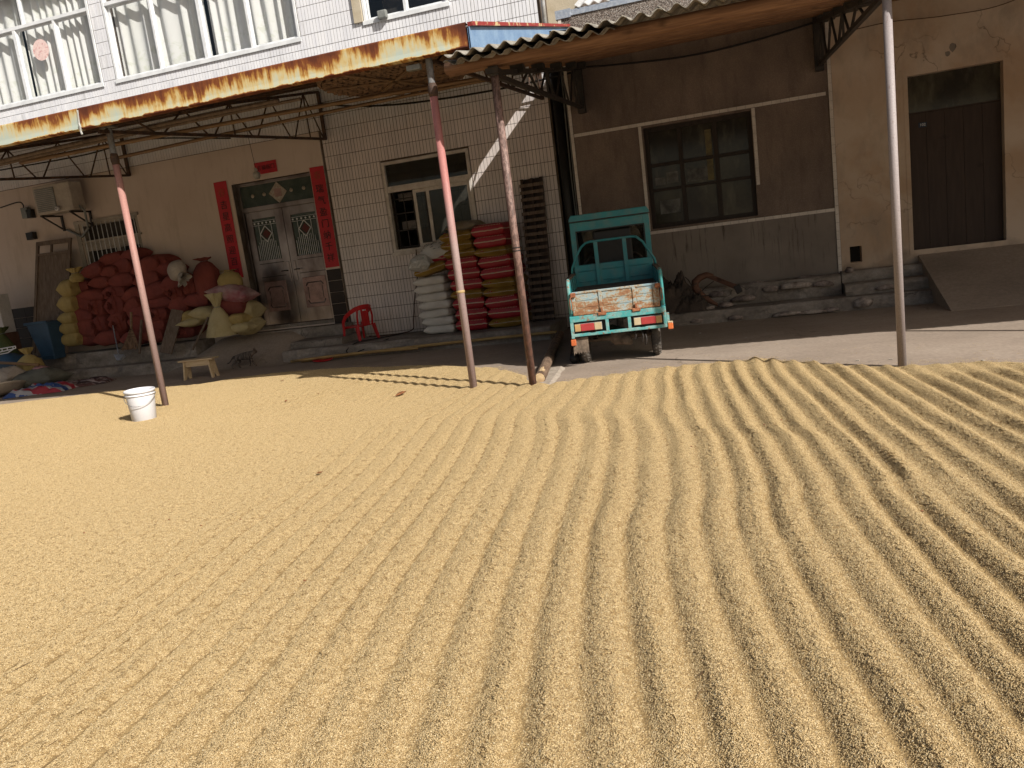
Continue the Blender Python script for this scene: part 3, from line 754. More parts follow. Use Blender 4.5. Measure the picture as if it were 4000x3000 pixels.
for z0_, z1_ in ((2.40, 2.53), (1.93, 2.06)):
    q = MB(); q.box(-5.60, -5.26, WY+.30, WY+.31, z0_, z1_); q.build('paper_sheet', M['cal'], mw)
# barred window in the left bay
M['dull_frame'] = mat('dull_window_frame', (.36, .32, .27), (.26, .23, .19), 5, rough=.6)
x0, x1, z0, z1 = BARW
q = MB(); frame_rect(q, x0, x1, z0, z1, WY-.02, WY+.1, .05); q.box(x0+.05, x1-.05, WY-.01, WY+.09, 2.34, 2.50); q.box(-11.33, -11.24, WY, WY+.08, z0+.05, 2.34)
q.box(x0-.12, x0-.021, WY-.04, WY-.017, z0, z1+.06); q.box(x0-.12, x1+.04, WY-.05, WY-.0205, z1, z1+.05); q.box(x0-.02, x1+.04, WY-.05, WY-.021, 2.50, 2.535)
bw = q.build('window', M['dull_frame'], house); bw['label'] = 'barred window above the pile of red sacks'
for i in range(12):
    q = MB(); xx = x0+.08+i*.108; q.tube([(xx, WY-.045, z0), (xx, WY-.045, z1-.02)], .008, 6); q.build('bar', M['wire'], bw)
q = MB(); q.box(x0+.05, x1-.05, WY+.11, WY+.12, z0, z1); q.build('pane', M['dark_room'], bw)

# front door
M['charm'] = mat('dull_red_charm', (.13, .03, .028), (.09, .04, .035), 20)
x0, x1, z0, z1 = DOOR
q = MB(); frame_rect(q, x0, x1, z0, z1, WY+.12, WY+.24, .05); q.box(x0+.05, x1-.05, WY+.125, WY+.235, 2.60, 2.68)
dr = q.build('door', M['steel'], house, bevel=.004); dr['label'] = 'double steel front door with glazed panels and green transom'
q = MB(); q.box(x0+.05, x1-.05, WY+.16, WY+.17, 2.68, 3.05); q.build('transom_pane', M['green_transom'], dr)
q = MB(); q.obox((-7.80, WY+.155, 2.865), (.26, .008, .26), (0, PI/4, 0)); q.build('diamond_ornament', M['brass'], dr)
q = MB(); q.obox((-7.80, WY+.149, 2.865), (.14, .006, .14), (0, 0, 0)); q.build('ornament_medallion', M['pink_steel'], dr, bevel=.03)
for xx in (-8.32, -8.08, -7.53, -7.28):
    q = MB(); q.lathe([(0, -.01), (.03, -.008), (.035, 0), (.02, .008), (0, .01)], (0, 0, 0), 14)
    o = q.build('rosette', M['brass'], dr, local=True); o.location = (xx+8, WY+.15-WY, 2.87); o.rotation_euler = (PI/2, 0, 0)
for s_, a, c_ in ((0, -8.53, -7.775), (1, -7.765, -7.07)):
    q = MB(); yy = WY+.135+(0 if s_ else -.0)
    gx0, gx1, gz0, gz1 = (a+.12, c_-.16, 1.73, 2.47) if s_ == 0 else (a+.14, c_-.06, 1.73, 2.45)
    wall_boxes(q, a, c_, .56, 2.595, yy, yy+.05, [(gx0, gx1, gz0, gz1)])
    lf_ = q.build('door_leaf', M['steel'], dr, bevel=.003)
    q = MB(); q.box(gx0, gx1, yy+.03, yy+.034, gz0, gz1); q.build('pane', M['green_transom'], dr)
    q = MB(); xm = (gx0+gx1)/2
    n_ = 13
    for i in range(1, n_):
        xx = gx0+(gx1-gx0)*i/n_; tall = gz1-.12 if i in (3, 10) else (gz0+.22+.05*(i % 3) if abs(i-6.5) > 3.2 else gz0+.36)
        q.box(xx-.0035, xx+.0035, yy+.008, yy+.016, gz0, tall)
    for zz in (gz1-.05, gz1-.12): q.box(gx0, gx1, yy+.006, yy+.014, zz-.003, zz+.003)
    cz = gz0+.46
    for dx, dz in ((1, 1), (1, -1), (-1, 1), (-1, -1)):
        q.bar((xm+dx*.12, yy+.004, cz), (xm, yy+.004, cz+dz*.14), .012, .012, (0, 1, 0))
    for i in range(6):
        xx = gx0+.035+i*(gx1-gx0-.07)/5; q.obox((xx, yy+.006, gz1-.085), (.03, .006, .03), (0, PI/4, 0))
    q.build('pane_grille', M['alu'], dr)
    q = MB(); q.obox((xm, yy+.02, cz), (.12, .004, .12), (0, PI/4, 0)); q.build('red_charm', M['charm'], dr)
    # grooves and pressed panels
    q = MB()
    for zz in (1.42, 1.66): q.box(gx0-.0, gx1+.03, yy-.004, yy-.0005, zz, zz+.012)
    q.build('groove', M['dark_iron'], dr)
    q = MB(); q.box(gx0+.03, gx1-.0, yy-.014, yy-.0005, .80, 1.34); q.build('pressed_panel', M['pink_steel'], dr, bevel=.012)
    q = MB(); X0, X1 = gx0+.09, gx1-.06
    q.tube([(X0, yy-.02, 1.19), (X0+.04, yy-.022, 1.24), (X1-.04, yy-.022, 1.24), (X1, yy-.02, 1.19)], .011, 6)
    q.tube([(X0, yy-.02, .93), (X0+.03, yy-.022, .87), (X1-.03, yy-.022, .87), (X1, yy-.02, .93)], .011, 6)
    q.tube([(X0+.03, yy-.018, .95), (X0+.03, yy-.018, 1.17)], .006, 6); q.tube([(X1-.03, yy-.018, .95), (X1-.03, yy-.018, 1.17)], .006, 6)
    q.build('panel_moulding', M['steel'], dr, smooth=True)
    hx_ = c_-.06 if s_ == 0 else a+.06
    q = MB(); q.box(hx_-.028, hx_+.028, yy-.016, yy-.0005, 1.30, 1.66); q.build('lock_plate', M['steel'], dr, bevel=.012)
    q = MB(); sgn = -1 if s_ == 0 else 1
    q.tube([(hx_, yy-.03, 1.50), (hx_+sgn*.05, yy-.06, 1.505), (hx_+sgn*.12, yy-.06, 1.50)], .009, 7); q.build('door_handle', M['dark_iron'], dr, smooth=True)
q = MB(); q.box(x0, x1, WY+.02, WY+.26, .475, .555); q.build('threshold', M['step'], dr)

# slit between the houses
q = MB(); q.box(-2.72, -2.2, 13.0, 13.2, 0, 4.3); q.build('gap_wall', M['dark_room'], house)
q = MB(); q.box(-2.715, -2.2, 12.9, 13.1, 4.3, 8); q.build('gap_render', M['beige'], house)
q = MB(); q.tube([(-2.655, 12.37, 3.95), (-2.655, 12.37, 8.2)], .032, 12)
o = q.build('downpipe', M['chrome'], smooth=True); tag(o, 'pale downpipe at the upper right corner of the tiled house', 'pipe')
for xx, yy, r_, lb in ((-2.60, 12.36, .075, 'left one of two black drainpipes in the gap between the houses'), (-2.34, 12.42, .085, 'right one of two black drainpipes in the gap between the houses')):
    q = MB(); q.tube([(xx, yy, 0.0), (xx, yy, 3.9)], r_, 14)
    o = q.build('drainpipe', M['black_plastic'], smooth=True); tag(o, lb, 'pipe', 'black drainpipes between the houses')
for i, xx in enumerate((-2.50, -2.465, -2.43)):
    q = MB(); q.tube([(xx+.01*math.sin(z*2+i), 12.34, z) for z in np.linspace(.1, 3.9, 12)], .011, 6)
    o = q.build('conduit', M['grey_plastic'], smooth=True); tag(o, ('leftmost', 'middle', 'rightmost')[i]+' of three thin grey conduits between the two black drainpipes', 'conduit', 'thin conduits in the gap')

# ------------------------------------------------------------------ grey pebble-dash house
GY2 = 12.2
gh = thing('pebbledash_house', (0, GY2, 0), 'single-storey house with brown pebble-dash panels framed by white tile strips', 'house')
GW = (-1.34, .19, 1.40, 2.87); GD = (2.21, 3.34, .60, 2.97); GV = (1.39, 1.545, .575, .80)
def gbox(name, x0, x1, z0, z1, mt, ops, y0=GY2, y1=GY2+.26):
    q = MB(); wall_boxes(q, x0, x1, z0, z1, y0, y1, ops); return q.build(name, M[mt], gh)
gbox('pebble_panel', -2.42, 1.245, 1.345, 4.22, 'pebble_shaded', [GW])
gbox('parapet', -2.42, 1.245, 4.22, 4.62, 'pebble', [])
gbox('cement_panel', -2.42, 1.245, 0, 1.345, 'cement', [])
gbox('plaster_wall', 1.245, 12.5, 0, 4.62, 'ochre', [GD, GV])
q = MB(); q.box(-2.42, -2.2, GY2+.26, 19, 0, 4.62); q.box(12.3, 12.5, GY2+.26, 19, 0, 4.62); q.box(-2.42, 12.5, 19, 19.2, 0, 4.62); q.box(-2.2, 12.3, GY2+.26, 19, .4, .5); q.build('rear_wall', M['room'], gh)
q = MB(); q.box(-2.2, 12.3, 15.2, 15.3, .5, 4.4); q.build('inner_wall', M['dark_room'], gh)
# trim strips of white tiles
q = MB(); q.box(0, .1155, -.012, -.0005, 0, .046); trim_h = q.mesh('trim_tile', M['white_stone'])
q = MB(); q.box(0, .046, -.012, -.0005, 0, .1155); trim_v = q.mesh('trim_tile', M['white_stone'])
q = MB()
q.box(-2.425, -2.37, GY2-.004, GY2-.0005, .45, 4.6); q.box(1.22, 1.275, GY2-.004, GY2-.0005, .43, 4.55); q.box(-2.37, 1.22, GY2-.004, GY2-.0005, 2.90, 2.952); q.box(-1.40, 1.22, GY2-.004, GY2-.0005, 1.318, 1.372)
q.build('trim_bed', M['grout'], gh)
for i in range(35): link('trim_tile', trim_v, gh, (-2.4205, -.004, .46+i*.1185))
for i in range(35): link('trim_tile', trim_v, gh, (1.225, -.004, .45+i*.1185))
for i in range(30): link('trim_tile', trim_h, gh, (-2.365+i*.1185, -.004, 2.903))
for i in range(22): link('trim_tile', trim_h, gh, (-1.385+i*.1185, -.004, 1.321))
for i in range(13): link('trim_tile', trim_v, gh, (-1.405, -.004, 1.375+i*.1172))
for i in range(9): link('trim_tile', trim_v, gh, (.2, -.004, 2.78-i*.1185))
# window
M['window_wood'] = wood('blackened_window_wood', (.042, .030, .024), (.026, .019, .015), 'P', (5, 4, .5), 4, .6, .15)
x0, x1, z0, z1 = GW
q = MB(); frame_rect(q, x0, x1, z0, z1, GY2+.09, GY2+.17, .06)
for mx in (-.93, -.86+.0, -.30, .0): pass
q.box(-.86, -.80, GY2+.095, GY2+.165, z0+.06, z1-.06); q.box(-.36, -.29, GY2+.095, GY2+.165, z0+.06, z1-.06); q.box(x0+.06, x1-.06, GY2+.1, GY2+.16, 2.30, 2.35); q.box(x0+.06, x1-.06, GY2+.1, GY2+.16, 1.94, 1.98)
gwin = q.build('window', M['window_wood'], gh, bevel=.004); gwin['label'] = 'dark wooden window above the teal truck'
k = NT('dull_dark_glass'); c = k.mix(k.ramp(k.noise(2.2, 'P', (1, 1, .8), 6, .65), [(.42, 0.), (.62, 1.)]), (.026, .023, .019), (.060, .055, .038))
c = k.mix(k.ramp(k.noise(7, 'P', (1, 1, .3), 5), [(.55, 0.), (.7, .35)]), c, (.16, .15, .11)); M['dull_glass'] = k.done(c, .14, 0, .5)
xs_ = [x0+.06, -.86, -.80, -.36, -.29, x1-.06]
for a, c_ in ((x0+.06, -.86), (-.80, -.36), (-.29, x1-.06)):
    for e0, e1 in ((z0+.06, 1.94), (1.98, 2.30), (2.35, z1-.06)):
        q = MB(); q.box(a, c_, GY2+.128, GY2+.134, e0, e1); q.build('pane', M['dull_glass'], gwin)
M['grey_paper'] = mat('grey_paper', (.17, .17, .16), (.06, .06, .055), 8)
for a, c_, e0, e1 in ((-1.24, -1.09, 2.03, 2.14), (-1.07, -.90, 2.04, 2.2), (-.77, -.46, 2.02, 2.2), (-1.2, -.9, 1.60, 1.80)):
    q = MB(); q.box(a, c_, GY2+.1235, GY2+.1265, e0, e1); q.build('paper_patch', M['grey_paper'], gwin)
q = MB(); q.box(-.47, -.38, GY2+.12, GY2+.125, 2.0, 2.72); q.build('yellow_strip', mat('dull_yellow_cloth', (.17, .14, .06), (.10, .085, .05), 12), gwin)
# door
x0, x1, z0, z1 = GD
q = MB(); q.box(x0, x1, GY2+.12, GY2+.16, .62, 2.50)
gd = q.build('door', M['dark_wood'], gh); gd['label'] = 'dark wooden house door numbered 102'
for i in range(5):
    q = MB(); q.box(x0+.004+i*.225, x0+.227+i*.225, GY2+.108, GY2+.1195, .64, 2.48); q.build('plank', M['dark_wood'], gd, bevel=.003)
q = MB(); q.box(x0, x1, GY2+.13, GY2+.15, 2.50, z1); q.build('transom', M['dull_glass'], gd)
q = MB(); frame_rect(q, x0-.055, x1+.055, z0, z1+.06, GY2-.006, GY2-.0005, .055); q.build('door_surround', M['ochre'], gd)
q = MB(); q.box(2.345, 2.445, GY2+.102, GY2+.107, 2.29, 2.355); pl = q.build('number_plate', mat('dark_blue_plate', (.03, .05, .09)), gd)
def text_mesh(body, size, mt, name, parent, loc, rot=(PI/2, 0, 0), ext=.0008):
    cu = bpy.data.curves.new('t', 'FONT'); cu.body = body; cu.size = size; cu.align_x = 'CENTER'; cu.align_y = 'CENTER'; cu.extrude = ext
    to = bpy.data.objects.new('t', cu); C.objects.link(to)
    dg = bpy.context.evaluated_depsgraph_get(); dg.update()
    me = bpy.data.meshes.new_from_object(to.evaluated_get(dg)); bpy.data.objects.remove(to)
    me.materials.clear(); me.materials.append(mt)
    o = link(name, me, parent); o.location = Vector(loc)-(worldloc(parent) if parent else Vector((0, 0, 0))); o.rotation_euler = rot
    return o
text_mesh('102', .05, M['alu'], 'door_number', gd, (2.395, GY2+.1, 2.322))
q = MB(); q.box(1.39, 1.545, GY2+.2, GY2+.24, .575, .8); q.build('vent_hole', M['dark_room'], gh)
for cxx, czz, rr2 in ((2.76, 3.24, .055), (2.70, 3.17, .035)):
    q = MB(); q.add([(cxx+rr2*(.7+.5*rnd.random())*math.cos(a_), GY2-.002, czz+rr2*(.8+.5*rnd.random())*math.sin(a_)) for a_ in np.linspace(0, 2*PI, 9)[:-1]], [tuple(range(8))])
    q.build('plaster_chip', M['cement'], gh)
# parapet cap and roof
q = MB(); q.box(-2.45, -2.22, GY2-.03, GY2+.3, 4.6, 4.72); q.build('corner_flashing', M['foil'], gh)
q = MB(); q.box(-2.22, 12.6, GY2-.02, GY2+.3, 4.62, 4.70); q.build('roof_flashing', M['foil'], gh)
def corrugated(x0, x1, y0, y1, zf, amp=.022, wl=.146, th=.007, per=10, jag=0., seed=0):
    """zf(y) gives the height; waves run across x"""
    n = int((x1-x0)/wl*per); P = []; ysn = [y0+(y1-y0)*j/10 for j in range(11)]
    top = [[(x0+(x1-x0)*i/n, y + (jag*mnoise.noise((i*.35, seed, 0)) if j == 0 else 0), zf(y)+amp*math.sin(2*PI*(x0+(x1-x0)*i/n)/wl)) for j, y in enumerate(ysn)] for i in range(n+1)]
    bot = [[(a[0], a[1], a[2]-th) for a in r_] for r_ in top]
    q = MB(); q.grid(top); q.grid(bot)
    for i in range(n):
        q.add([top[i][0], top[i+1][0], bot[i+1][0], bot[i][0]], [(0, 1, 2, 3)])
    for j in range(10):
        q.add([top[0][j], top[0][j+1], bot[0][j+1], bot[0][j]], [(0, 1, 2, 3)]); q.add([top[-1][j], top[-1][j+1], bot[-1][j+1], bot[-1][j]], [(0, 1, 2, 3)])
    return q
q = corrugated(-2.15, 12.7, GY2-.03, 16, lambda y: 4.74+(y-GY2)*.42); q.build('roof', M['light_roof'], gh, smooth=True)

# ------------------------------------------------------------------ sheet-metal canopy on poles (left)
cn = thing('metal_canopy', (-6.86, 7.76, 0), 'long sheet-metal canopy with rust-streaked cream fascia in front of the tiled house', 'canopy')
def zl(y): return 3.43+(y-7.3)*.213
q = MB(); q.hexa([(-15.5, 7.3, zl(7.3)-.012), (-2.3, 7.3, zl(7.3)-.012), (-2.3, 12.38, zl(12.38)-.012), (-15.5, 12.38, zl(12.38)-.012), (-15.5, 7.3, zl(7.3)), (-2.3, 7.3, zl(7.3)), (-2.3, 12.38, zl(12.38)), (-15.5, 12.38, zl(12.38))])
q.build('roof_sheet', M['roof_under'], cn)
for i in range(44):
    x = -15.3+i*.30
    if x > -2.4: break
    q = MB(); q.hexa([(x, 7.34, zl(7.34)-.035), (x+.05, 7.34, zl(7.34)-.035), (x+.05, 12.36, zl(12.36)-.035), (x, 12.36, zl(12.36)-.035), (x, 7.34, zl(7.34)-.0125), (x+.05, 7.34, zl(7.34)-.0125), (x+.05, 12.36, zl(12.36)-.0125), (x, 12.36, zl(12.36)-.0125)])
    q.build('roof_rib', M['roof_under'], cn)
def fascia(x0, x1, mt, seed):
    n = int((x1-x0)/.08); P = []
    for i in range(n+1):
        x = x0+(x1-x0)*i/n; wv = .006*mnoise.noise((x*1.2, seed, 0)); e_ = .004*mnoise.noise((x*9, seed, 3))
        P.append([(x, 7.36, 3.452), (x, 7.285+wv, 3.462+wv*.5), (x, 7.275+wv, 3.448+wv*.5), (x, 7.283+wv, 3.30), (x, 7.28+wv, 3.25+e_), (x, 7.31+wv, 3.238+e_), (x, 7.35+wv, 3.24+e_)])
    q = MB(); q.grid(P); o = q.build('fascia', mt, cn)
    s = o.modifiers.new('thick', 'SOLIDIFY'); s.thickness = .003; return o
fascia(-15.5, -6.80, M['fascia_left'], 1)['label'] = 'pale fascia sheet with thin rust runs left of the joint'
fascia(-6.785, -2.30, M['fascia'], 2)['label'] = 'heavily rusted fascia sheet right of the joint'
q = MB(); q.obox((-6.79, 7.27, 3.34), (.012, .01, .2), (0, .1, 0)); q.tube([(-6.79, 7.265, 3.30), (-6.77, 7.25, 3.26), (-6.78, 7.255, 3.22), (-6.765, 7.25, 3.18)], .01, 5); q.build('joint_sealant', mat('white_sealant', (.50, .50, .47)), cn)
q = MB(); pf = [(7.32, 3.225, zl(7.32)-.005), (8.5, 3.125+1.57*.183+.0, zl(8.5)-.005), (10.75, 3.125+3.82*.183+.02, zl(10.75)-.005), (10.85, zl(10.85)-.05, zl(10.85)-.005), (12.36, zl(12.36)-.035, zl(12.36)-.005)]
q.grid([[(-2.30, y_, a_), (-2.30, y_, b_), (-2.285, y_, b_), (-2.285, y_, a_)] for y_, a_, b_ in pf], True)
q.build('side_fascia', M['blue_sheet'], cn)
q = MB(); q.bar((-2.275, 7.34, 3.455), (-2.275, 12.36, zl(12.36)+.02), .05, .035); q.build('edge_capping', M['red_edge'], cn)
for yy in (7.42, 8.5, 9.6, 10.7, 11.8):
    q = MB(); q.box(-15.4, -2.32, yy, yy+.05, zl(yy)-.10, zl(yy)-.036); q.build('purlin', M['iron'], cn)
def truss(parent, x0, x1, y0, y1, zt0, zt1, zb0, zb1, mt, panels=5, th=.03):
    """x goes from x0 (front) to x1 (wall)"""
    fx = lambda y: x0+(x1-x0)*(y-y0)/(y1-y0)
    zt = lambda y: zt0+(zt1-zt0)*(y-y0)/(y1-y0); zb = lambda y: zb0+(zb1-zb0)*(y-y0)/(y1-y0)
    q = MB(); q.bar((fx(y0), y0, zt(y0)), (fx(y1), y1, zt(y1)), th*1.3, th*1.3); tr = q.build('truss', mt, parent)
    q = MB(); q.bar((fx(y0), y0, zb(y0)), (fx(y1), y1, zb(y1)), th*1.25, th*1.25); q.build('bottom_chord', mt, tr)
    q = MB(); q.bar((fx(y1), y1-.02, zb(y1)), (fx(y1), y1-.02, zt(y1)), th*1.6, th*1.6, (0, 1, 0)); q.build('end_post', mt, tr)
    st = (y1-y0)/panels
    for i in range(panels):
        ya = y0+i*st; ym = ya+st/2; yb = ya+st
        for a, c_ in (((fx(ym), ym, zt(ym)), (fx(ya+.06), ya+.06, zb(ya+.06))), ((fx(ym), ym, zt(ym)), (fx(yb-.06), yb-.06, zb(yb-.06)))):
            if abs(a[2]-c_[2]) < .06: continue
            q = MB(); q.tube([a, c_], th*.42, 6); q.build('web', mt, tr)
        if i % 2 == 0 and i:
            q = MB(); q.tube([(fx(ym), ym, zt(ym)), (fx(ym), ym+.02, zb(ym))], th*.4, 6); q.build('web', mt, tr)
    return tr
for xx, xw in ((-14.8, -14.6), (-10.9, -10.67), (-6.86, -6.60), (-2.77, -2.82)):
    truss(cn, xx, xw, 7.6, 12.36, 3.38, 4.33, 3.26, 3.57, M['iron'])
for xx, yy, mt in ((-10.95, 7.85, 'poleA'), (-6.86, 7.76, 'poleA'), (-2.76, 7.44, 'poleB')):
    q = MB(); q.tube([(xx, yy, 0), (xx, yy, 2.93)], .0385, 20); po_ = q.build('pole', M[mt], cn, smooth=True)
    po_['label'] = {'-2.76': 'pink pole turning whitish near the sack stacks', '-6.86': 'faded pinkish pole beside the white bucket'}.get(str(xx), 'pole outside the left edge')
    q = MB(); q.tube([(xx, yy, 2.9), (xx, yy, 2.95), (xx, yy, 2.99), (xx, yy, 3.03)], .04, 16, rs=[.038, .048, .048, .036]); q.build('weld_collar', M['iron'], po_, smooth=True)
    q = MB(); q.tube([(xx, yy, 2.95), (xx, yy, 3.32)], .034, 16); q.box(xx-.08, xx+.08, yy-.06, yy+.06, 3.31, 3.33); q.build('upper_pipe', M['pole_joint'], po_, smooth=False)
q = MB(); q.tube([(-2.80+.045*math.cos(a), 7.44+.045*math.sin(a), 1.06+.006*math.sin(a)) for a in np.linspace(0, 2*PI, 14)], .006, 5) if False else None
q = MB(); q.lathe([(.0395, -.014), (.044, -.01), (.044, .01), (.0395, .014)], (-2.76, 7.44, 1.03), 18)
o = q.build('tape_band', mat('yellowed_tape', (.42, .30, .14)), smooth=True); tag(o, 'yellowed tape wrapped round the pink pole in front of the sacks', 'tape')
q = MB()
for dz in (0, .03):
    q.lathe([(.037, -.006), (.043, 0), (.037, .006)], (-2.11, 7.37, 1.36+dz), 16)
o = q.build('wire_tie', M['cable'], smooth=True); tag(o, 'two dark wire loops tied round the rusty brown pole', 'wire')
q = MB(); q.box(-2.97, -2.83, 7.36, 7.42, 3.165, 3.215)
o = q.build('camera_box', M['grey_plastic'], bevel=.006); tag(o, 'small grey box fixed under the fascia beside the top of the pink pole', 'box')

# ------------------------------------------------------------------ fibre-cement canopy (right)
c2 = thing('corrugated_canopy', (-2.11, 7.37, 0), 'corrugated fibre-cement canopy on round wooden purlins in front of the pebble-dash house', 'canopy')
def zr(y): return 3.125+(y-6.93)*.183
for i, (a, c_) in enumerate(((-2.42, -.52), (-.60, 1.30), (1.22, 3.12), (3.04, 4.94), (4.86, 6.76), (6.68, 8.58), (8.5, 10.4), (10.3, 12.2))):
    q = corrugated(a, c_, 6.93+.015*(i % 2), 12.17, (lambda y, i=i: zr(y)+.012*(i % 2)), .024, jag=.02, seed=i); o = q.build('roof_sheet', M['asbestos'], c2, smooth=True)
q = corrugated(-2.47, -.95, 7.02, 9.2, lambda y: zr(y)-.055+.012*(y-7), .022, jag=.05, seed=9); o = q.build('roof_sheet', M['asbestos'], c2, smooth=True); o['label'] = 'broken second sheet hanging under the left end'
for i, yy in enumerate((7.3, 8.25, 9.2, 10.2, 11.2, 11.95)):
    n_ = 40; pts = [(-2.55+.1*(i % 2)+ (14.6)*j/n_, yy+.012*mnoise.noise((j*.3, i, 0)), zr(yy)-.095+.006*mnoise.noise((j*.25, i, 5))) for j in range(n_+1)]
    q = MB(); q.tube(pts, .058, 10, rs=[.056+.006*mnoise.noise((j*.4, i, 9)) for j in range(n_+1)]); q.build('purlin', M['beam'], c2, smooth=True)
q = MB(); q.tube([(-2.6, 7.52, zr(7.5)-.11), (1.5, 7.50, zr(7.5)-.115), (11.5, 7.5, zr(7.5)-.11)], .05, 10); q.build('purlin', M['beam'], c2, smooth=True)
for xx, xw in ((-2.11, -2.19), (1.18, 1.12), (4.6, 4.6), (8.0, 8.0)):
    t_ = truss(c2, xx, xw, 7.37 if xx < 0 else 7.2, 12.1, 3.0, zr(12.1)-.22, 2.975, 3.30, M['dark_iron'], 5, .036)
    q = MB(); q.box(xw-.055, xw+.055, 12.06, 12.16, 3.22, zr(12.1)-.1); q.build('wall_post', M['dark_iron'], t_)
    for yy in (8.25, 9.2, 10.2, 11.2, 11.95):
        q = MB(); q.box(xx-.07, xx+.07, yy-.05, yy+.05, zr(yy)-.235, zr(yy)-.15); q.build('packing_block', M['dark_iron'], t_)
q = MB(); q.tube([(-2.11, 7.37, 0), (-2.11, 7.37, 3.02)], .037, 20); po_ = q.build('pole', M['poleC'], c2, smooth=True); po_['label'] = 'rusty brown pole at the left end'
q = MB(); q.box(-2.17, -2.05, 7.28, 7.45, 2.98, 3.03); q.tube([(-2.11, 7.37, 2.98), (-2.11, 7.34, 3.06)], .05, 10); q.build('pole_head', M['dark_iron'], po_)
q = MB(); q.tube([(1.18, 7.19, 0), (1.18, 7.19, 3.05)], .0345, 20); po_ = q.build('pole', M['poleD'], c2, smooth=True); po_['label'] = 'pale grey painted pole on the right'
for xx in (4.6, 8.0):
    q = MB(); q.tube([(xx, 7.19, 0), (xx, 7.19, 3.05)], .0345, 20); q.build('pole', M['poleD'], c2, smooth=True)

# bamboo poles and the big tray stored on the trusses
def bamboo(p0, p1, r, mt, label, name='bamboo_pole', grp='bamboo poles laid on the canopy trusses'):
    p0 = Vector(p0); p1 = Vector(p1); n_ = max(8, int((p1-p0).length/.30)); pts = []; rs = []
    for i in range(n_):
        for f, rr in ((.04, 1.), (.93, .97), (.97, 1.13)):
            t = (i+f)/n_; pp = p0.lerp(p1, t); pp.z += .02*math.sin(PI*t); pts.append(pp); rs.append(r*rr*(1-.2*t))
    q = MB(); q.tube(pts, r, 8, rs=rs); o = q.build(name, M[mt], smooth=True); return tag(o, label, 'pole', grp)
bamboo((-9.5, 8.95, 3.40), (-2.9, 9.5, 3.43), .030, 'bamboo', 'upper of two long bamboo poles lying across the trusses under the metal canopy')
bamboo((-9.0, 10.2, 3.47), (-2.7, 9.75, 3.45), .026, 'bamboo', 'lower of two long bamboo poles lying across the trusses, nearest the tiled wall')
bamboo((-9.6, 8.5, 3.36), (-4.95, 8.32, 3.37), .028, 'grey_wood', 'short dark pole ending left of the woven tray, nearer the fascia')
bamboo((-9.8, 8.75, 3.38), (-4.8, 8.55, 3.39), .024, 'grey_wood', 'short dark pole ending left of the woven tray, farther from the fascia')
# woven tray seen from below
tc = Vector((-3.80, 9.02, 3.50))
ty = thing('woven_tray', tc, 'large round woven bamboo drying tray resting on poles under the canopy', 'tray')
q = MB(); q.lathe([(.86, -.0), (.90, .02), (.905, .09), (.885, .095), (.875, .03), (.85, .02)], tc, 48); q.build('rim', M['woven'], ty, smooth=True)
q = MB(); q.lathe([(.0, .012), (.5, .006), (.86, .012)], tc, 40); q.build('weave_ground', M['dark_room'], ty)
for i in range(28):
    for s_ in range(2):
        u = -.82+i*.061+rnd.uniform(-.012, .012); hw = math.sqrt(max(0, .85**2-u*u))
        if hw < .08: continue
        q = MB(); n_ = max(4, int(hw*2/.08)); top = []; ang = .5+s_*PI/2
        for j in range(n_+1):
            v_ = -hw+2*hw*j/n_; zz = (.006 if (j+i+s_) % 2 else -.014)
            for du in (-.023, .023):
                x = (u+du)*math.cos(ang)-v_*math.sin(ang); y = (u+du)*math.sin(ang)+v_*math.cos(ang); top.append((tc.x+x, tc.y+y, tc.z+zz-(0.002 if du > 0 else 0)))
        q.add(top, [(2*j, 2*j+2, 2*j+3, 2*j+1) for j in range(n_)]); q.build('bamboo_strip', M['woven'], ty)
for a_ in (.3, 1.2, 2.3):
    q = MB(); q.bar((tc.x-.84*math.cos(a_), tc.y-.84*math.sin(a_), tc.z-.022), (tc.x+.84*math.cos(a_), tc.y+.84*math.sin(a_), tc.z-.022), .05, .012); q.build('stiffener', M['bamboo'], ty)
# cables
def cable(pts, r, mt, label, cat='cable', name='cable', grp=None, sm=10):
    P = [Vector(p) for p in pts]; out = []
    for i in range(len(P)-1):
        a, c_ = P[i], P[i+1]; a0 = P[i-1] if i else a*2-c_; d_ = P[i+2] if i+2 < len(P) else c_*2-a
        for t in np.linspace(0, 1, sm, endpoint=False):
            out.append(.5*((2*a)+(-a0+c_)*t+(2*a0-5*a+4*c_-d_)*t*t+(-a0+3*a-3*c_+d_)*t**3))
    out.append(P[-1]); q = MB(); q.tube(out, r, 6); o = q.build(name, M[mt], smooth=True); return tag(o, label, cat, grp)
cable([at(0, 665, 12.0), at(330, 605, 12.05), at(560, 545, 12.2), at(900, 540, 12.25)], .013, 'cable', 'black cable sagging under the left end of the metal canopy')
cable([at(1245, 405, 12.3), at(1400, 415, 12.2), at(1610, 402, 12.2), at(1930, 352, 12.2), at(2230, 285, 12.2)], .016, 'cable', 'black cable running along the tiled wall above the middle window')
cable([(-2.2, 12.05, 3.86), (-1.6, 12.08, 3.80), (-.6, 12.1, 3.735), (.3, 12.1, 3.77), (1.1, 12.1, 3.86), (1.2, 12.1, 3.92), (2.5, 12.1, 3.95), (5.6, 12.1, 4.0)], .014, 'cable', 'black cable along the top of the pebble-dash wall under the corrugated roof')
cable([at(3310, 122, 12.1), at(3480, 85, 12.1), at(3700, 60, 12.1), at(3950, 5, 12.1), (4.4, 12.1, 4.0)], .006, 'brown_cable', 'thin brown wire sagging across the plaster above the wooden door')
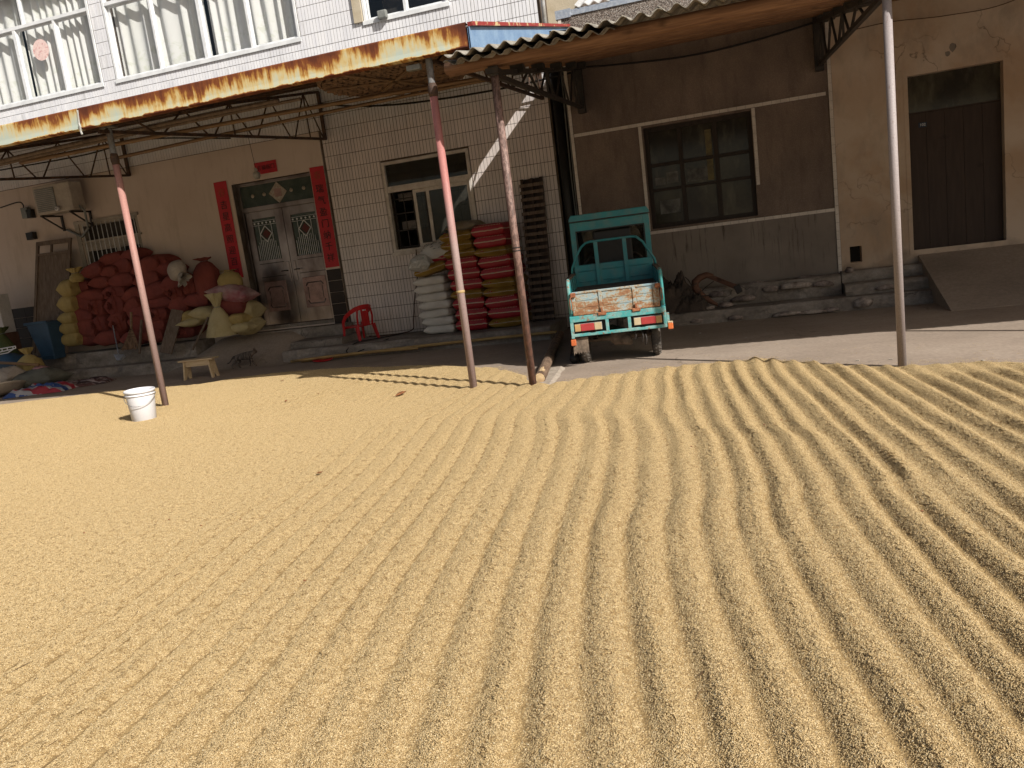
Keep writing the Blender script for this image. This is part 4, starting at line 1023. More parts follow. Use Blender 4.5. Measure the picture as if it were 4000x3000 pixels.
cable([at(1625, 975, 12.3), at(1632, 1060, 12.34), at(1620, 1160, 12.34), at(1615, 1250, 12.33), (-5.5, 12.2, .24), (-5.9, 12.1, .21), (-6.3, 12.2, .21)], .009, 'brown_cable', 'brown cable hanging below the middle window down to the platform')
cable([(-5.6, 12.2, .215), (-5.75, 11.9, .21), (-6.0, 11.6, .212), (-6.1, 11.3, .21), (-6.2, 11.17, .12), (-6.1, 11.12, .06), (-5.95, 11.16, .1), (-5.6, 11.5, .21)], .008, 'cable', 'loop of thin black cable lying over the platform edge beside the red chair')
cable([at(0, 812, 12.2), at(70, 790, 12.2), at(90, 800, 12.25), at(92, 815, 12.3)], .012, 'cable', 'black cable looping into the meter box at the far left')

# ------------------------------------------------------------------ things on the walls
def banner(name, x0, x1, z0, z1, chars, size, label, skew=0):
    q = MB(); n_ = 14; P = []
    for i in range(n_+1):
        z = z0+(z1-z0)*i/n_; P.append([(x0+(x1-x0)*j/3+skew*(z1-z)/(z1-z0), 12.372-.004*abs(mnoise.noise((i*.5, j, x0))), z) for j in range(4)])
    q.grid(P); o = q.build(name, M['red_paper']); s = o.modifiers.new('thick', 'SOLIDIFY'); s.thickness = .002
    tag(o, label, 'banner', None)
    for c_, cx, cz, mt in chars:
        text_mesh(c_, size, mt, 'character', o, (cx, 12.364, cz))
    return o
zs = [2.76-i*.205 for i in range(7)]
banner('couplet_banner', -8.945, -8.68, 1.48, 3.185, [('春', -8.81, 2.98, M['faded_gold'])]+[(c_, -8.81, 2.77-i*.2, M['ink']) for i, c_ in enumerate('吉星高照迎百福')], .155, 'tall red paper couplet with black characters left of the front door')
banner('couplet_banner', -7.005, -6.735, 1.455, 3.155, [('春', -6.87, 3.0, M['faded_gold'])]+[(c_, -6.87, 2.78-i*.195, M['ink']) for i, c_ in enumerate('瑞气盈门纳千祥')], .155, 'tall red paper couplet with black characters right of the front door')
banner('couplet_banner', -8.06, -7.62, 3.19, 3.39, [(c_, -7.97+i*.09, 3.29, M['ink']) for i, c_ in enumerate('五福临门')], .085, 'short red paper banner above the front door behind the light bulb')
bl = thing('hanging_bulb', (-7.9, 12.15, 3.14), 'dusty light bulb hanging on a wire above the front door', 'lamp')
q = MB(); q.lathe([(0, -.075), (.04, -.065), (.062, -.02), (.06, .03), (.045, .05)], (-7.9, 12.15, 3.16), 20); q.build('bulb', mat('dusty_glass_bulb', (.45, .43, .38), (.36, .34, .3), rough=.3), bl, smooth=True)
q = MB(); q.lathe([(.0, .0), (.03, 0), (.028, .05), (.012, .07), (0, .07)], (-7.9, 12.15, 3.21), 16); q.build('socket', M['cream_metal'], bl, smooth=True)
q = MB(); q.tube([(-7.9, 12.15, 3.28), (-7.92, 12.15, 3.6), (-7.95, 12.15, 4.1)], .004, 5); q.build('cord', M['cable'], bl)
# air conditioner
ac = thing('air_conditioner', (-12.1, 12.0, 3.08), 'dusty cream outdoor air-conditioner unit on brackets high on the left wall', 'air conditioner')
q = MB(); q.box(-12.52, -11.66, 11.92, 12.22, 3.08, 3.60); q.build('casing', M['cream_metal'], ac, bevel=.02)
q = MB(); q.box(-12.46, -12.02, 11.90, 11.9195, 3.13, 3.54); q.build('fan_grille', M['grey_plastic'], ac, bevel=.005)
for i in range(12):
    q = MB(); q.box(-12.45, -12.03, 11.893, 11.899, 3.15+i*.033, 3.157+i*.033); q.build('grille_slat', M['cream_metal'], ac)
for xx in (-12.42, -11.74):
    q = MB(); q.bar((xx, 11.9, 3.06), (xx, 12.37, 3.06), .04, .03); q.bar((xx, 11.92, 3.05), (xx, 12.37, 2.80), .03, .02); q.bar((xx, 12.36, 3.07), (xx, 12.36, 2.78), .04, .03, (0, 1, 0)); q.build('bracket', M['dark_iron'], ac)
q = MB(); q.lathe([(.0, -.01), (.04, -.01), (.04, .03), (.025, .04), (0.02, .04)], (0, 0, 0), 16); o = q.build('valve_cap', M['white_plastic'], ac, local=True); o.location = (.12, -.12, .06); o.rotation_euler = (PI/2, 0, 0)
q = MB(); q.tube([(-11.7, 12.05, 3.2), (-11.6, 12.1, 3.05), (-11.75, 12.25, 2.75), (-12.0, 12.32, 2.62), (-12.35, 12.35, 2.8)], .022, 8); q.build('hose', M['grey_plastic'], ac, smooth=True)
for (px, py), (sx, sz), mt, lb in (((105, 832), (.15, .20), 'grey_plastic', 'grey meter box left of the air conditioner, with cable'), ((122, 835), (.12, .16), 'black_plastic', 'small dark box beside the grey meter box'), ((125, 922), (.17, .14), 'black_plastic', 'dark switch box above the leaning wooden board')):
    c_ = at(px, py, 12.34); q = MB(); q.box(c_.x-sx/2, c_.x+sx/2, 12.28, 12.38, c_.z-sz/2, c_.z+sz/2); q.box(c_.x-sx*.4, c_.x+sx*.4, 12.272, 12.279, c_.z-sz*.4, c_.z+sz*.1)
    o = q.build('meter_box', M[mt], bevel=.008); tag(o, lb, 'box')

# ------------------------------------------------------------------ sacks
def cloth_mat(name, c1, c2, rough=.7, fine=.1, weave=260, bump=.35, metal=0, wr=9, coord='O', spec=.4, st=(1, 1, 1)):
    k = NT(name)
    mk = k.ramp(k.noise(3.5, coord, (1, 1, 1), 5, .6), [(.4, 0.), (.65, 1.)]); col = k.mix(mk, c1, c2)
    wv = k.math('ADD', k.noise(wr, coord, st, 6, .68, 1.2), k.math('MULTIPLY', k.ramp(k.noise(wr*1.7, coord, (st[0], st[1]*.3, st[2]*1.4), 3, .6, 2.), [(.44, 0.), (.5, 1.), (.56, 0.)]), .5)); h = k.math('ADD', wv, k.math('MULTIPLY', k.noise(weave, coord, (1, 1, 1), 2), .08))
    k.bump(h, bump, .02); return k.done(col, rough, metal, spec)
M['sack_red'] = cloth_mat('red_fertiliser_bag', (.33, .017, .027), (.25, .013, .02), .42, wr=7, bump=.25)
M['sack_gold'] = cloth_mat('gold_foil_bag', (.50, .31, .06), (.33, .19, .035), .30, metal=.4, wr=14, bump=.9, st=(.5, .5, 2.2))
M['sack_white'] = cloth_mat('white_poly_bag', (.78, .75, .70), (.68, .64, .59), .55, wr=12, bump=.6, st=(.6, .6, 2.2))
M['piping'] = mat('pale_piping', (.58, .45, .28), (.55, .50, .42), 20, rough=.5, bump=0)
M['gunny'] = cloth_mat('red_woven_bag', (.245, .058, .044), (.185, .043, .034), .85, wr=6, bump=.5)
M['gunny2'] = cloth_mat('red_woven_bag_dark', (.235, .055, .046), (.175, .042, .036), .85, wr=6, bump=.5)
M['yel_bag'] = cloth_mat('yellow_woven_bag', (.46, .35, .14), (.35, .26, .095), .7, wr=7, bump=.6)
M['cream_bag'] = cloth_mat('cream_woven_bag', (.54, .46, .26), (.45, .37, .19), .7, wr=7, bump=.6)
M['pale_bag'] = cloth_mat('pale_cloth_bag', (.50, .44, .38), (.42, .36, .31), .8, wr=8, bump=.7)
M['pink_bag'] = cloth_mat('pink_striped_bag', (.55, .38, .38), (.40, .13, .16), .6, wr=9, bump=.8)
M['grey_bag'] = cloth_mat('grey_green_bag', (.15, .15, .125), (.11, .11, .09), .8, wr=6, bump=.6)
M['green_bag'] = cloth_mat('green_net_bag', (.05, .08, .025), (.09, .10, .03), .7, wr=10, bump=.7)

def pillow(W, L, H, seed, ex=3.2, pw=.55, pinch=.07, nz=.012, nx=18, ny=22, sag=0., wrinkle=0.):
    """sewn sack lying flat, centred on the origin, resting on z = 0"""
    P = []
    def pt(s, t, sgn):
        T = max(0, 1-abs(s)**ex)**pw*max(0, 1-abs(t)**ex)**pw
        x = s*W/2*(1-pinch*(1-abs(t)**3)*abs(s)**6*.7); y = t*L/2*(1-pinch*(1-abs(s)**3)*abs(t)**6)
        n = mnoise.noise((x*5, y*5, sgn*3+seed*7.1)); n2 = mnoise.noise((x*14, y*14, seed*3.3+sgn))
        z = sgn*H/2*T+(nz*n+nz*.4*n2)*(T if T < 1 else 1)+wrinkle*T*mnoise.noise((x*3, y*22, seed))
        z += .012*mnoise.noise((s*3, t*3, seed+50))*(1-T)
        if sgn < 0: z = max(z, -H/2)
        return Vector((x, y, z+H/2+sag*(x*x+y*y)))
    q = MB()
    def sp(n): return [math.sin(PI/2*(2*i/n-1)) for i in range(n+1)]
    for sgn in (1, -1): q.grid([[pt(s, t, sgn) for t in sp(ny)] for s in sp(nx)])
    edge = [pt(s, -1, 1) for s in sp(nx)]+[pt(1, t, 1) for t in sp(ny)[1:]]+[pt(s, 1, 1) for s in sp(nx)[::-1][1:]]+[pt(-1, t, 1) for t in sp(ny)[::-1][1:]]
    return q, edge
SW, SL, SH = .52, .80, .158
proto = {}
def sack_proto(kind, v):
    if (kind, v) in proto: return proto[(kind, v)]
    mt = {'red': 'sack_red', 'gold': 'sack_gold', 'white': 'sack_white'}[kind]
    q, e_ = pillow(SW, SL, SH*(1.06 if kind != 'white' else .98), 10+v*3+len(kind), 9. if kind == 'red' else 7.5, .34 if kind == 'red' else .40, nz=.006 if kind == 'red' else .014, wrinkle=0 if kind == 'red' else .012)
    me = q.mesh(kind+'_sack', M[mt]); bm = bmesh.new(); bm.from_mesh(me); bmesh.ops.remove_doubles(bm, verts=bm.verts, dist=.0015); bmesh.ops.recalc_face_normals(bm, faces=bm.faces); bm.to_mesh(me); bm.free()
    me.polygons.foreach_set('use_smooth', [True]*len(me.polygons))
    kids = []
    q = MB(); q.tube(e_+[e_[0]], .0065 if kind == 'red' else .005, 5); kids.append(('piping', q.mesh('piping', M['piping' if kind != 'white' else 'sack_white'])))
    if kind == 'red':
        q = MB()
        for i_ in range(17):
            xx = -.20+i_*.025; q.obox((xx, -SL/2*.935, SH*.905), (.010, .012, .003), (.6, 0, 0))
        kids.append(('printed_dots', q.mesh('printed_dots', M['piping'])))
    if kind != 'white':
        sx = 1 if v % 2 else -1
        if kind == 'gold':
            fx = sx*.155; q = MB(); q.add([(fx-.045, -SL/2*.965, SH*.62), (fx+.045, -SL/2*.965, SH*.62), (fx+.045, -SL/2*.80, SH*.985), (fx-.045, -SL/2*.80, SH*.985)], [(0, 1, 2, 3)])
            q.mi = 1; yy = -SL/2*.978
            q.hexa([(fx-.02, yy+.01, SH*.68), (fx-.012, yy+.01, SH*.68), (fx-.012, yy+.012, SH*.68), (fx-.02, yy+.012, SH*.68), (fx-.02, -SL/2*.86, SH*.90), (fx-.012, -SL/2*.86, SH*.90), (fx-.012, -SL/2*.858, SH*.90), (fx-.02, -SL/2*.858, SH*.90)])
            q.hexa([(fx+.012, yy+.01, SH*.68), (fx+.02, yy+.01, SH*.68), (fx+.02, yy+.012, SH*.68), (fx+.012, yy+.012, SH*.68), (fx+.012, -SL/2*.86, SH*.90), (fx+.02, -SL/2*.86, SH*.90), (fx+.02, -SL/2*.858, SH*.90), (fx+.012, -SL/2*.858, SH*.90)])
            q.hexa([(fx-.02, -SL/2*.925, SH*.76), (fx+.02, -SL/2*.925, SH*.76), (fx+.02, -SL/2*.92, SH*.76), (fx-.02, -SL/2*.92, SH*.76), (fx-.02, -SL/2*.90, SH*.82), (fx+.02, -SL/2*.90, SH*.82), (fx+.02, -SL/2*.895, SH*.82), (fx-.02, -SL/2*.895, SH*.82)])
            kids.append(('red_label', q.mesh('red_label', [M['red_paper'], M['alu']])))
    proto[(kind, v)] = (me, kids); return proto[(kind, v)]
def put_sack(kind, v, loc, rot, label, sc_=(1, 1, 1)):
    me, kids = sack_proto(kind, v)
    o = link(kind+'_sack', me, None, loc, rot); o.scale = sc_
    for n_, m_ in kids: link(n_, m_, o)
    return tag(o, label, 'sack', 'fertiliser sacks stacked on the platform by the tiled wall')
ordn = ['topmost', 'second from the top', 'third from the top', 'fourth from the top', 'fifth from the top', 'sixth from the top', 'seventh from the top', 'eighth from the top', 'ninth from the top', 'lowest']
cols = [(-3.62, 1.60, 'RRGRRGGRRG', 'of the right-hand column beside the wooden pallet'), (-4.16, 1.56, 'GGGRRRGRRR', 'of the middle column behind the pink pole')]
for ci_, (cx, Ht, pat, where) in enumerate(cols):
    hs = [.176 if ch == 'R' else .142 for ch in pat]; f_ = Ht/sum(hs); z = .197
    for i in range(len(pat)-1, -1, -1):
        h_ = hs[i]*f_; kind = 'red' if pat[i] == 'R' else 'gold'; v = rnd.randrange(3)
        top_ = (len(pat)-i)*.006*(1 if ci_ == 0 else .7)
        put_sack(kind, v, (cx-.10*(z-.2)/1.6+rnd.uniform(-.012, .012), 11.93+rnd.uniform(-.015, .03), z), (rnd.uniform(-.012, .012), rnd.uniform(-.03, .015), rnd.uniform(-.035, .035)), f'{"red" if kind == "red" else "gold foil"} fertiliser sack, {ordn[i]} {where}', (1, 1, h_/(SH*.93)))
        z += h_*.985
z = .197
for i in range(7):
    put_sack('white', i % 3, (-4.74-.012*i+rnd.uniform(-.02, .02), 11.93, z), (rnd.uniform(-.01, .01), rnd.uniform(-.03, .02), rnd.uniform(-.05, .05)), f'white sack, {ordn[6-i] if i else "lowest"} of the seven white sacks in the left-hand column', (1.0, 1, .87)); z += .130
put_sack('gold', 0, (-4.73, 11.80, z+.045), (0, -.22, .1), 'tilted gold foil sack lying on top of the white sacks', (1, .9, .9))
put_sack('red', 1, (-4.50, 11.98, z+.19), (0, .05, -.05), 'small visible red sack wedged under the slumped white printed bag', (.8, .9, .9))
# slumped white printed bag, with black print strokes
q, e_ = pillow(.66, .62, .34, 77, 2.4, .6, nz=.05, wrinkle=.02)
sb = q.build('printed_bag', M['sack_white'], smooth=True); sb.location = (-4.66, 11.95, z+.22); sb.rotation_euler = (.25, -.22, .1)
tag(sb, 'crumpled white printed bag slumped on top of the left-hand sack column', 'bag')
q = MB()
for i in range(26):
    a = rnd.uniform(-.20, .22); c_ = rnd.uniform(-.26, .0); zz = .34*(max(0, 1-abs(a/.33)**2.4)**.6*max(0, 1-abs(c_/.31)**2.4)**.6)/2+.17+.012
    th = rnd.choice((0, PI/2, .5, -.4)); l_ = rnd.uniform(.012, .03)
    q.obox((a, c_, zz), (l_*2, .008, .003), (.5 if c_ < -.15 else .1, 0, th))
q.build('black_print', M['ink'], sb) if False else link('black_print', q.mesh('black_print', M['ink']), sb)
q, e_ = pillow(.36, .30, .26, 78, 2.2, .6, nz=.03, wrinkle=.02)
pb = q.build('plastic_bag', cloth_mat('white_carrier_bag', (.66, .65, .62), (.56, .55, .52), .4, wr=8, bump=1.), smooth=True); pb.location = (-4.86, 11.52, z+.10); pb.rotation_euler = (.3, -.1, .2)
tag(pb, 'small white plastic bag with a green patch hanging over the left-hand sack column', 'bag')
q = MB(); q.add([(-.02, -.115, .17), (.09, -.11, .18), (.10, -.07, .235), (.0, -.07, .235)], [(0, 1, 2, 3)]); q.mi = 0
link('green_patch', q.mesh('green_patch', mat('green_print', (.02, .22, .05), bump=0)), pb)
q, e_ = pillow(.50, .66, .18, 79, 3.2, .5, nz=.02, wrinkle=.015)
o = q.build('dusty_sack', cloth_mat('dusty_gold_bag', (.20, .15, .09), (.30, .25, .19), .7, wr=9, bump=.8), smooth=True); o.location = (-4.20, 12.0, 1.72); o.rotation_euler = (0, -.03, .05)
tag(o, 'dusty brown folded sack topmost on the middle column, behind the pink pole', 'sack')

# leaning pallet / slatted rack beside the sacks
pt_ = thing('wooden_pallet', (-3.1, 12.1, .1), 'tall dark slatted wooden pallet leaning upright against the tiled wall right of the sacks', 'pallet')
tl = .10; ZP = lambda z, y: None
def lean(x0, x1, z0, z1, d0, d1):
    """box on a plane leaning back to the wall"""
    f = lambda z, d: 12.02+.30*z/2.45+d
    return [(x0, f(z0, d0), z0), (x1, f(z0, d0), z0), (x1, f(z0, d1), z0), (x0, f(z0, d1), z0), (x0, f(z1, d0), z1), (x1, f(z1, d0), z1), (x1, f(z1, d1), z1), (x0, f(z1, d1), z1)]
for xa in (-3.30, -3.145, -2.99):
    q = MB(); q.hexa(lean(xa-.02, xa+.02, .1, 2.42, -.02, .05)); q.build('runner', M['dark_wood'], pt_)
q = MB(); q.hexa(lean(-3.285, -3.005, .1, 2.41, .051, .062)); q.build('back_panel', M['dark_wood'], pt_)
for i in range(21):
    zz = .13+i*.108
    q = MB(); q.hexa(lean(-3.33+rnd.uniform(-.012, .012), -2.955+rnd.uniform(-.012, .012), zz, zz+.052, -.045, -.0215)); q.build('slat', M['grey_wood'], pt_, bevel=.003)
# bamboo canes lying along the platform edge
bamboo((-7.15, 11.02, .045), (-4.9, 11.02, .07), .024, 'pale_bamboo', 'pale bamboo cane lying on the ground along the platform edge, left piece', grp='bamboo canes along the platform edge')
bamboo((-7.0, 11.08, .03), (-2.72, 11.12, .11), .026, 'pale_bamboo', 'long yellow bamboo cane lying along the platform edge below the sacks', grp='bamboo canes along the platform edge')
q = MB(); q.lathe([(0, 0), (.12, .0), (.17, .03), (.165, .035), (.115, .008), (0, .006)], (0, 0, 0), 24)
o = q.build('red_basin', M['red_plastic'], smooth=True); o.location = (-6.55, 11.0, .012); o.rotation_euler = (.1, 0, 0); o.scale = (1.1, .6, .8)
tag(o, 'flattened red plastic lid under the bamboo cane by the platform', 'lid')

# ------------------------------------------------------------------ big pile of red woven sacks
gun = []
for v in range(6):
    q, e_ = pillow(.62+.03*v, .42, .30, 300+v, 3.0+.2*(v % 3), .48, pinch=.12, nz=.022, nx=20, ny=16)
    me = q.mesh('woven_sack', M['gunny' if v % 2 else 'gunny2']); bm = bmesh.new(); bm.from_mesh(me); bmesh.ops.remove_doubles(bm, verts=bm.verts, dist=.0015); bmesh.ops.recalc_face_normals(bm, faces=bm.faces); bm.to_mesh(me); bm.free()
    me.polygons.foreach_set('use_smooth', [True]*len(me.polygons)); gun.append(me)
def tuft(r_, seed, mt):
    q = MB(); P = []
    for j, (rr, yy) in enumerate(((.15, .02), (.12, -.02), (.05, -.05), (.028, -.065), (.05, -.10), (.075, -.13))):
        row = []
        for k_ in range(18):
            a = 2*PI*k_/18; f = 1+(.25*mnoise.noise((math.cos(a)*2.5, math.sin(a)*2.5, seed+j*.4)))+(.18*(1 if k_ % 2 else -1) if j > 1 else 0)
            row.append((rr*f*math.cos(a)*r_, yy+.015*mnoise.noise((a, j, seed)), rr*f*math.sin(a)*r_))
        P.append(row)
    q.grid(P, True); return q.mesh('tied_neck', M[mt])
rows = [  # (zoom px cx, cy, w, h, tilt, end-on)
 ('lowest row', [(440, 1080, 280, 130, .15, 0), (640, 1060, 320, 140, .1, 0), (880, 1070, 260, 140, .1, 0), (1080, 1040, 260, 140, 0, 0), (1390, 1000, 290, 120, .05, 0)]),
 ('second row', [(400, 975, 250, 170, -.35, 0), (555, 930, 200, 160, 0, 1), (740, 915, 200, 160, 0, 1), (910, 930, 230, 170, -.5, 0), (1090, 940, 240, 130, -.1, 0)]),
 ('third row', [(350, 850, 270, 130, -.15, 0), (900, 850, 230, 190, -.5, 0), (1110, 845, 260, 130, .1, 0), (730, 870, 200, 120, 0, 0)]),
 ('fourth row', [(350, 715, 220, 170, -.3, 0), (520, 770, 190, 170, 0, 1), (700, 755, 220, 180, 0, 1), (900, 735, 210, 140, .4, 0), (1130, 720, 310, 120, 0, 0), (1350, 735, 210, 170, .2, 0), (1510, 690, 250, 130, -.1, 0)]),
 ('fifth row', [(470, 640, 280, 110, -.15, 0), (690, 620, 280, 130, 0, 0), (880, 640, 230, 130, .3, 0), (1090, 600, 320, 150, .2, 0), (1300, 620, 180, 130, 0, 1)]),
 ('sixth row', [(340, 560, 250, 120, 0, 0), (560, 510, 270, 120, .05, 0), (770, 490, 290, 130, .05, 0), (1030, 480, 340, 160, .1, 0), (1290, 510, 260, 150, .3, 0), (1430, 560, 220, 160, 0, 0)]),
 ('seventh row', [(480, 395, 270, 130, .2, 0), (640, 410, 220, 120, 0, 0), (790, 360, 300, 170, .5, 0), (1020, 350, 330, 150, .3, 0), (1200, 385, 260, 130, -.1, 0)]),
 ('top row', [(660, 285, 280, 120, .15, 0), (860, 240, 220, 110, 0, 0), (1120, 300, 270, 110, -.15, 0)])]
cnt = 0
tm = [tuft(1., 5, 'gunny2'), tuft(1.1, 9, 'gunny')]
nth = ['first', 'second', 'third', 'fourth', 'fifth', 'sixth', 'seventh']
for ri, (rn, lst) in enumerate(rows):
    lst = sorted(lst)
    for ki, (cx, cy, w_, h_, tl_, eo) in enumerate(lst):
        Yp = 11.98+.03*ri+rnd.uniform(-.05, .05); c_ = at(200+.3888*cx, 900+.3888*cy, Yp)
        wm, hm = w_*.3888*.00475*1.06, h_*.3888*.00475*1.14
        v = cnt % 6; me = gun[v]; o = link('woven_sack', me)
        bw_ = .62+.03*v
        o.scale = (wm/bw_, 1.0 if ri < 6 else .95, hm/.30)
        o.rotation_euler = (rnd.uniform(-.1, .1), -tl_*.8, rnd.uniform(-.12, .12))
        zc = c_.z-hm/2
        o.location = (c_.x+tl_*.8*hm/2*.0, Yp, max(.465 if ri == 0 else 0, zc))
        if eo or cnt % 9 == 4:
            t_ = link('tied_neck', tm[cnt % 2], o, (0, -.19, .15)); t_.scale = (.8, 1, .8)
        tag(o, f'dark red woven sack, {nth[ki]} from left in the {rn} of the pile', 'sack', 'dark red woven sacks in the big pile')
        cnt += 1

def tied_bag(name, prof, loc, mt, label, seed, squash=(1, 1, 1), rz=0, tilt=(0, 0), ruffle=.1, group=None, cat='sack', n=40, nz=.08):
    """upright sack: body, gathered neck and flared ruffle"""
    def ring(r_, z, j, amp, pl=0):
        row = []
        for k_ in range(n):
            a = 2*PI*k_/n; f = 1+amp*mnoise.noise((math.cos(a)*1.6, math.sin(a)*1.6, seed+z*3))+pl*math.sin(a*9+seed)+pl*.6*math.sin(a*14+seed*2+z*20)
            row.append((r_*f*math.cos(a), r_*f*math.sin(a), z+.3*pl*r_*math.sin(a*5+seed)))
        return row
    H = prof[-1][1]; P = [ring(r_, z, j, nz, 0 if z < H*.75 else .05*(z-H*.75)/(H*.25)) for j, (r_, z) in enumerate(prof)]
    q = MB(); q.grid(P, True); q.add([P[0][k_] for k_ in range(n)], [tuple(range(n))])
    o = q.build(name, M[mt], smooth=True)
    rn_ = prof[-1][0]; P = [ring(rn_, H-.004, 0, .1, .06), ring(rn_*1.5, H+ruffle*.3, 1, .35, .10), ring(rn_*2.2, H+ruffle*.65, 2, .6, .13), ring(rn_*2.4, H+ruffle*.95, 3, .9, .14)]
    q = MB(); q.grid(P, True); me = q.mesh('ruffle', M[mt]); me.polygons.foreach_set('use_smooth', [True]*len(me.polygons)); link('ruffle', me, o)
    q = MB(); q.tube([(rn_*1.12*math.cos(a), rn_*1.12*math.sin(a), H) for a in np.linspace(0, 2*PI, 16)], .006, 5); link('tie_string', q.mesh('tie_string', M['grey_plastic']), o)
    o.location = loc; o.scale = squash; o.rotation_euler = (tilt[0], tilt[1], rz)
    return tag(o, label, cat, group)
w3 = lambda a, b_, Y: at(200+.3888*a, 900+.3888*b_, Y)
def lay(name, cx, cy, w_, h_, Y, mt, label, tl_=0, seed=1, dp=.42, ex=2.6, pw=.55, nz=.02, group=None, rz=0, wr=0):
    c_ = w3(cx, cy, Y); wm, hm = w_*.3888*.00475*1.08, h_*.3888*.00475*1.08
    q, e_ = pillow(wm, dp, hm, seed, ex, pw, pinch=.1, nz=nz, nx=18, ny=16, wrinkle=wr); o = q.build(name, M[mt], smooth=True)
    o.location = (c_.x, Y, c_.z-hm/2); o.rotation_euler = (0, -tl_, rz); return tag(o, label, 'sack', group)
# yellow column left of the pile
g_ = 'yellow sacks stacked left of the red pile'
for i, (cx, cy, w_, h_) in enumerate(((215, 580, 170, 160), (220, 730, 175, 165), (225, 875, 175, 130), (245, 975, 200, 130), (255, 1085, 220, 135))):
    lay('yellow_sack', cx, cy, w_, h_, 11.93, 'yel_bag', f'yellow woven sack, {("topmost", "second from the top", "middle one", "fourth from the top", "lowest")[i]} of the stack left of the red pile', 0, 40+i, .45, 3.4, .5, .03, g_)
tied_bag('yellow_sack', [(.10, 0), (.13, .06), (.11, .12), (.05, .17)], w3(265, 520, 11.9), 'yel_bag', 'small bright yellow tied bag on top of the yellow stack', 3, ruffle=.1)
# right end of the pile
o = tied_bag('pale_sack', [(.13, 0), (.18, .06), (.19, .16), (.14, .25), (.05, .30)], (-9.70, 11.75, 1.80), 'pale_bag', 'pale beige tied cloth bag drooping over the right end of the red pile', 6, (1, .8, 1), tilt=(.5, 2.2), ruffle=.2)
o.location = w3(1240, 370, 11.7)
tied_bag('red_upright_sack', [(.20, 0), (.24, .08), (.245, .3), (.23, .48), (.14, .60), (.055, .65)], w3(1610, 690, 12.0)+Vector((0, 0, 0)), 'gunny', 'tall upright red sack leaning on the plaster wall left of the couplet', 12, (.98, .8, 1.04), ruffle=.06)
tied_bag('yellow_orange_sack', [(.16, 0), (.21, .08), (.215, .18), (.16, .28), (.05, .33)], w3(1815, 600, 11.85), 'yel_bag', 'round yellow bag with orange print on top of the pink bag left of the door', 15, (1., .9, 1.), ruffle=.02)
lay('pink_sack', 1810, 630, 420, 150, 11.75, 'pink_bag', 'pale pink striped plastic sack lying below the round yellow bag', -.2, 61, .45, 2.4, .6, .03, wr=.02)
lay('red_sack', 1840, 760, 300, 170, 11.8, 'gunny2', 'single red sack under the pink striped bag, left of the door', -.1, 62, .45)
lay('yellow_sack', 1980, 810, 230, 190, 11.9, 'cream_bag', 'cream-yellow sack nearest the front door, upper one', 0, 63, .45, nz=.03, wr=.01)
lay('yellow_sack', 1975, 945, 240, 180, 11.85, 'cream_bag', 'cream-yellow sack nearest the front door, lower one', 0, 64, .45, nz=.03, wr=.01)
lay('yellow_sack', 1890, 890, 180, 110, 11.62, 'yel_bag', 'flat folded yellow sack with orange print in front of the two cream-yellow sacks', 0, 65, .3, nz=.02, wr=.01)
lay('yellow_sack', 1930, 975, 200, 100, 11.58, 'cream_bag', 'folded yellow sack right of the tied standing bag, at its foot', 0, 66, .3, nz=.02, wr=.01)
lay('yellow_sack', 1560, 830, 260, 120, 11.8, 'cream_bag', 'cream-yellow sack lying left of the tied standing bag, upper one', -.1, 67, .4, nz=.02)
lay('yellow_sack', 1420, 860, 200, 110, 11.85, 'yel_bag', 'yellow sack with orange print beside the leaning plank', .1, 68, .4, nz=.02)
lay('yellow_sack', 1440, 920, 260, 80, 11.78, 'cream_bag', 'flat cream sack lying over the dark red sack, behind the thin stick', .05, 69, .4, nz=.02)
tied_bag('standing_sack', [(.28, 0), (.275, .05), (.22, .22), (.17, .36), (.10, .47), (.05, .52)], w3(1720, 1060, 11.5), 'cream_bag', 'cream-yellow standing sack tied at the neck, in front of the door-side pile', 21, (1, .75, .96), ruffle=.26)
# planks, broom, sticks in front of the pile
def leaning_bar(name, p0, p1, wd, th, mt, label, cat):
    q = MB(); q.bar(p0, p1, wd, th, (0, -1, .3)); o = q.build(name, M[mt], bevel=.004); return tag(o, label, cat)
leaning_bar('plank', w3(1150, 1235, 11.42), w3(1270, 800, 11.72), .26, .025, 'grey_wood', 'broad grey plank leaning against the right end of the red pile', 'plank')
leaning_bar('stick', w3(1420, 1200, 11.2), w3(1580, 870, 11.5), .03, .03, 'grey_wood', 'dark stick leaning beside the tied standing sack', 'stick')
leaning_bar('stick', w3(885, 1240, 11.42), w3(908, 900, 11.68), .035, .035, 'grey_wood', 'brown wooden stick leaning on the red pile behind the pink pole', 'stick')
br = thing('broom', w3(790, 1150, 11.6), 'old straw broom standing upright against the red pile', 'broom')
q = MB(); q.tube([w3(805, 990, 11.62), w3(803, 820, 11.66)], .022, 8); q.build('handle', M['bamboo'], br)
a0 = w3(803, 1000, 11.62); hw_ = .20
q = MB()
for i in range(44):
    u = (i/43-.5)*2; bx = a0.x-.06+u*hw_+rnd.uniform(-.01, .01); q.tube([(a0.x+u*.03, 11.62-.01*rnd.random(), a0.z), (a0.x+u*.10-.02, 11.60, a0.z-.15), (bx, 11.58-.03*rnd.random(), a0.z-.33-.02*rnd.random())], .009, 4)
q.build('bristles', M['woven'], br, kind='stuff')
for i in range(3):
    q = MB(); q.tube([(a0.x-.035-.02*i, 11.592, a0.z-.02-.05*i), (a0.x+.035+.02*i, 11.592, a0.z-.02-.05*i)], .006, 5); q.build('binding', M['brown_cable'], br)
dp = thing('dustpan', at(462, 1400, 11.6), 'pale dustpan with a long thin handle lying on the lower step', 'dustpan')
q = MB(); A, B_, C_, D_2 = at(443, 1384, 11.5), at(484, 1384, 11.5), at(470, 1404, 11.4), at(455, 1406, 11.4)
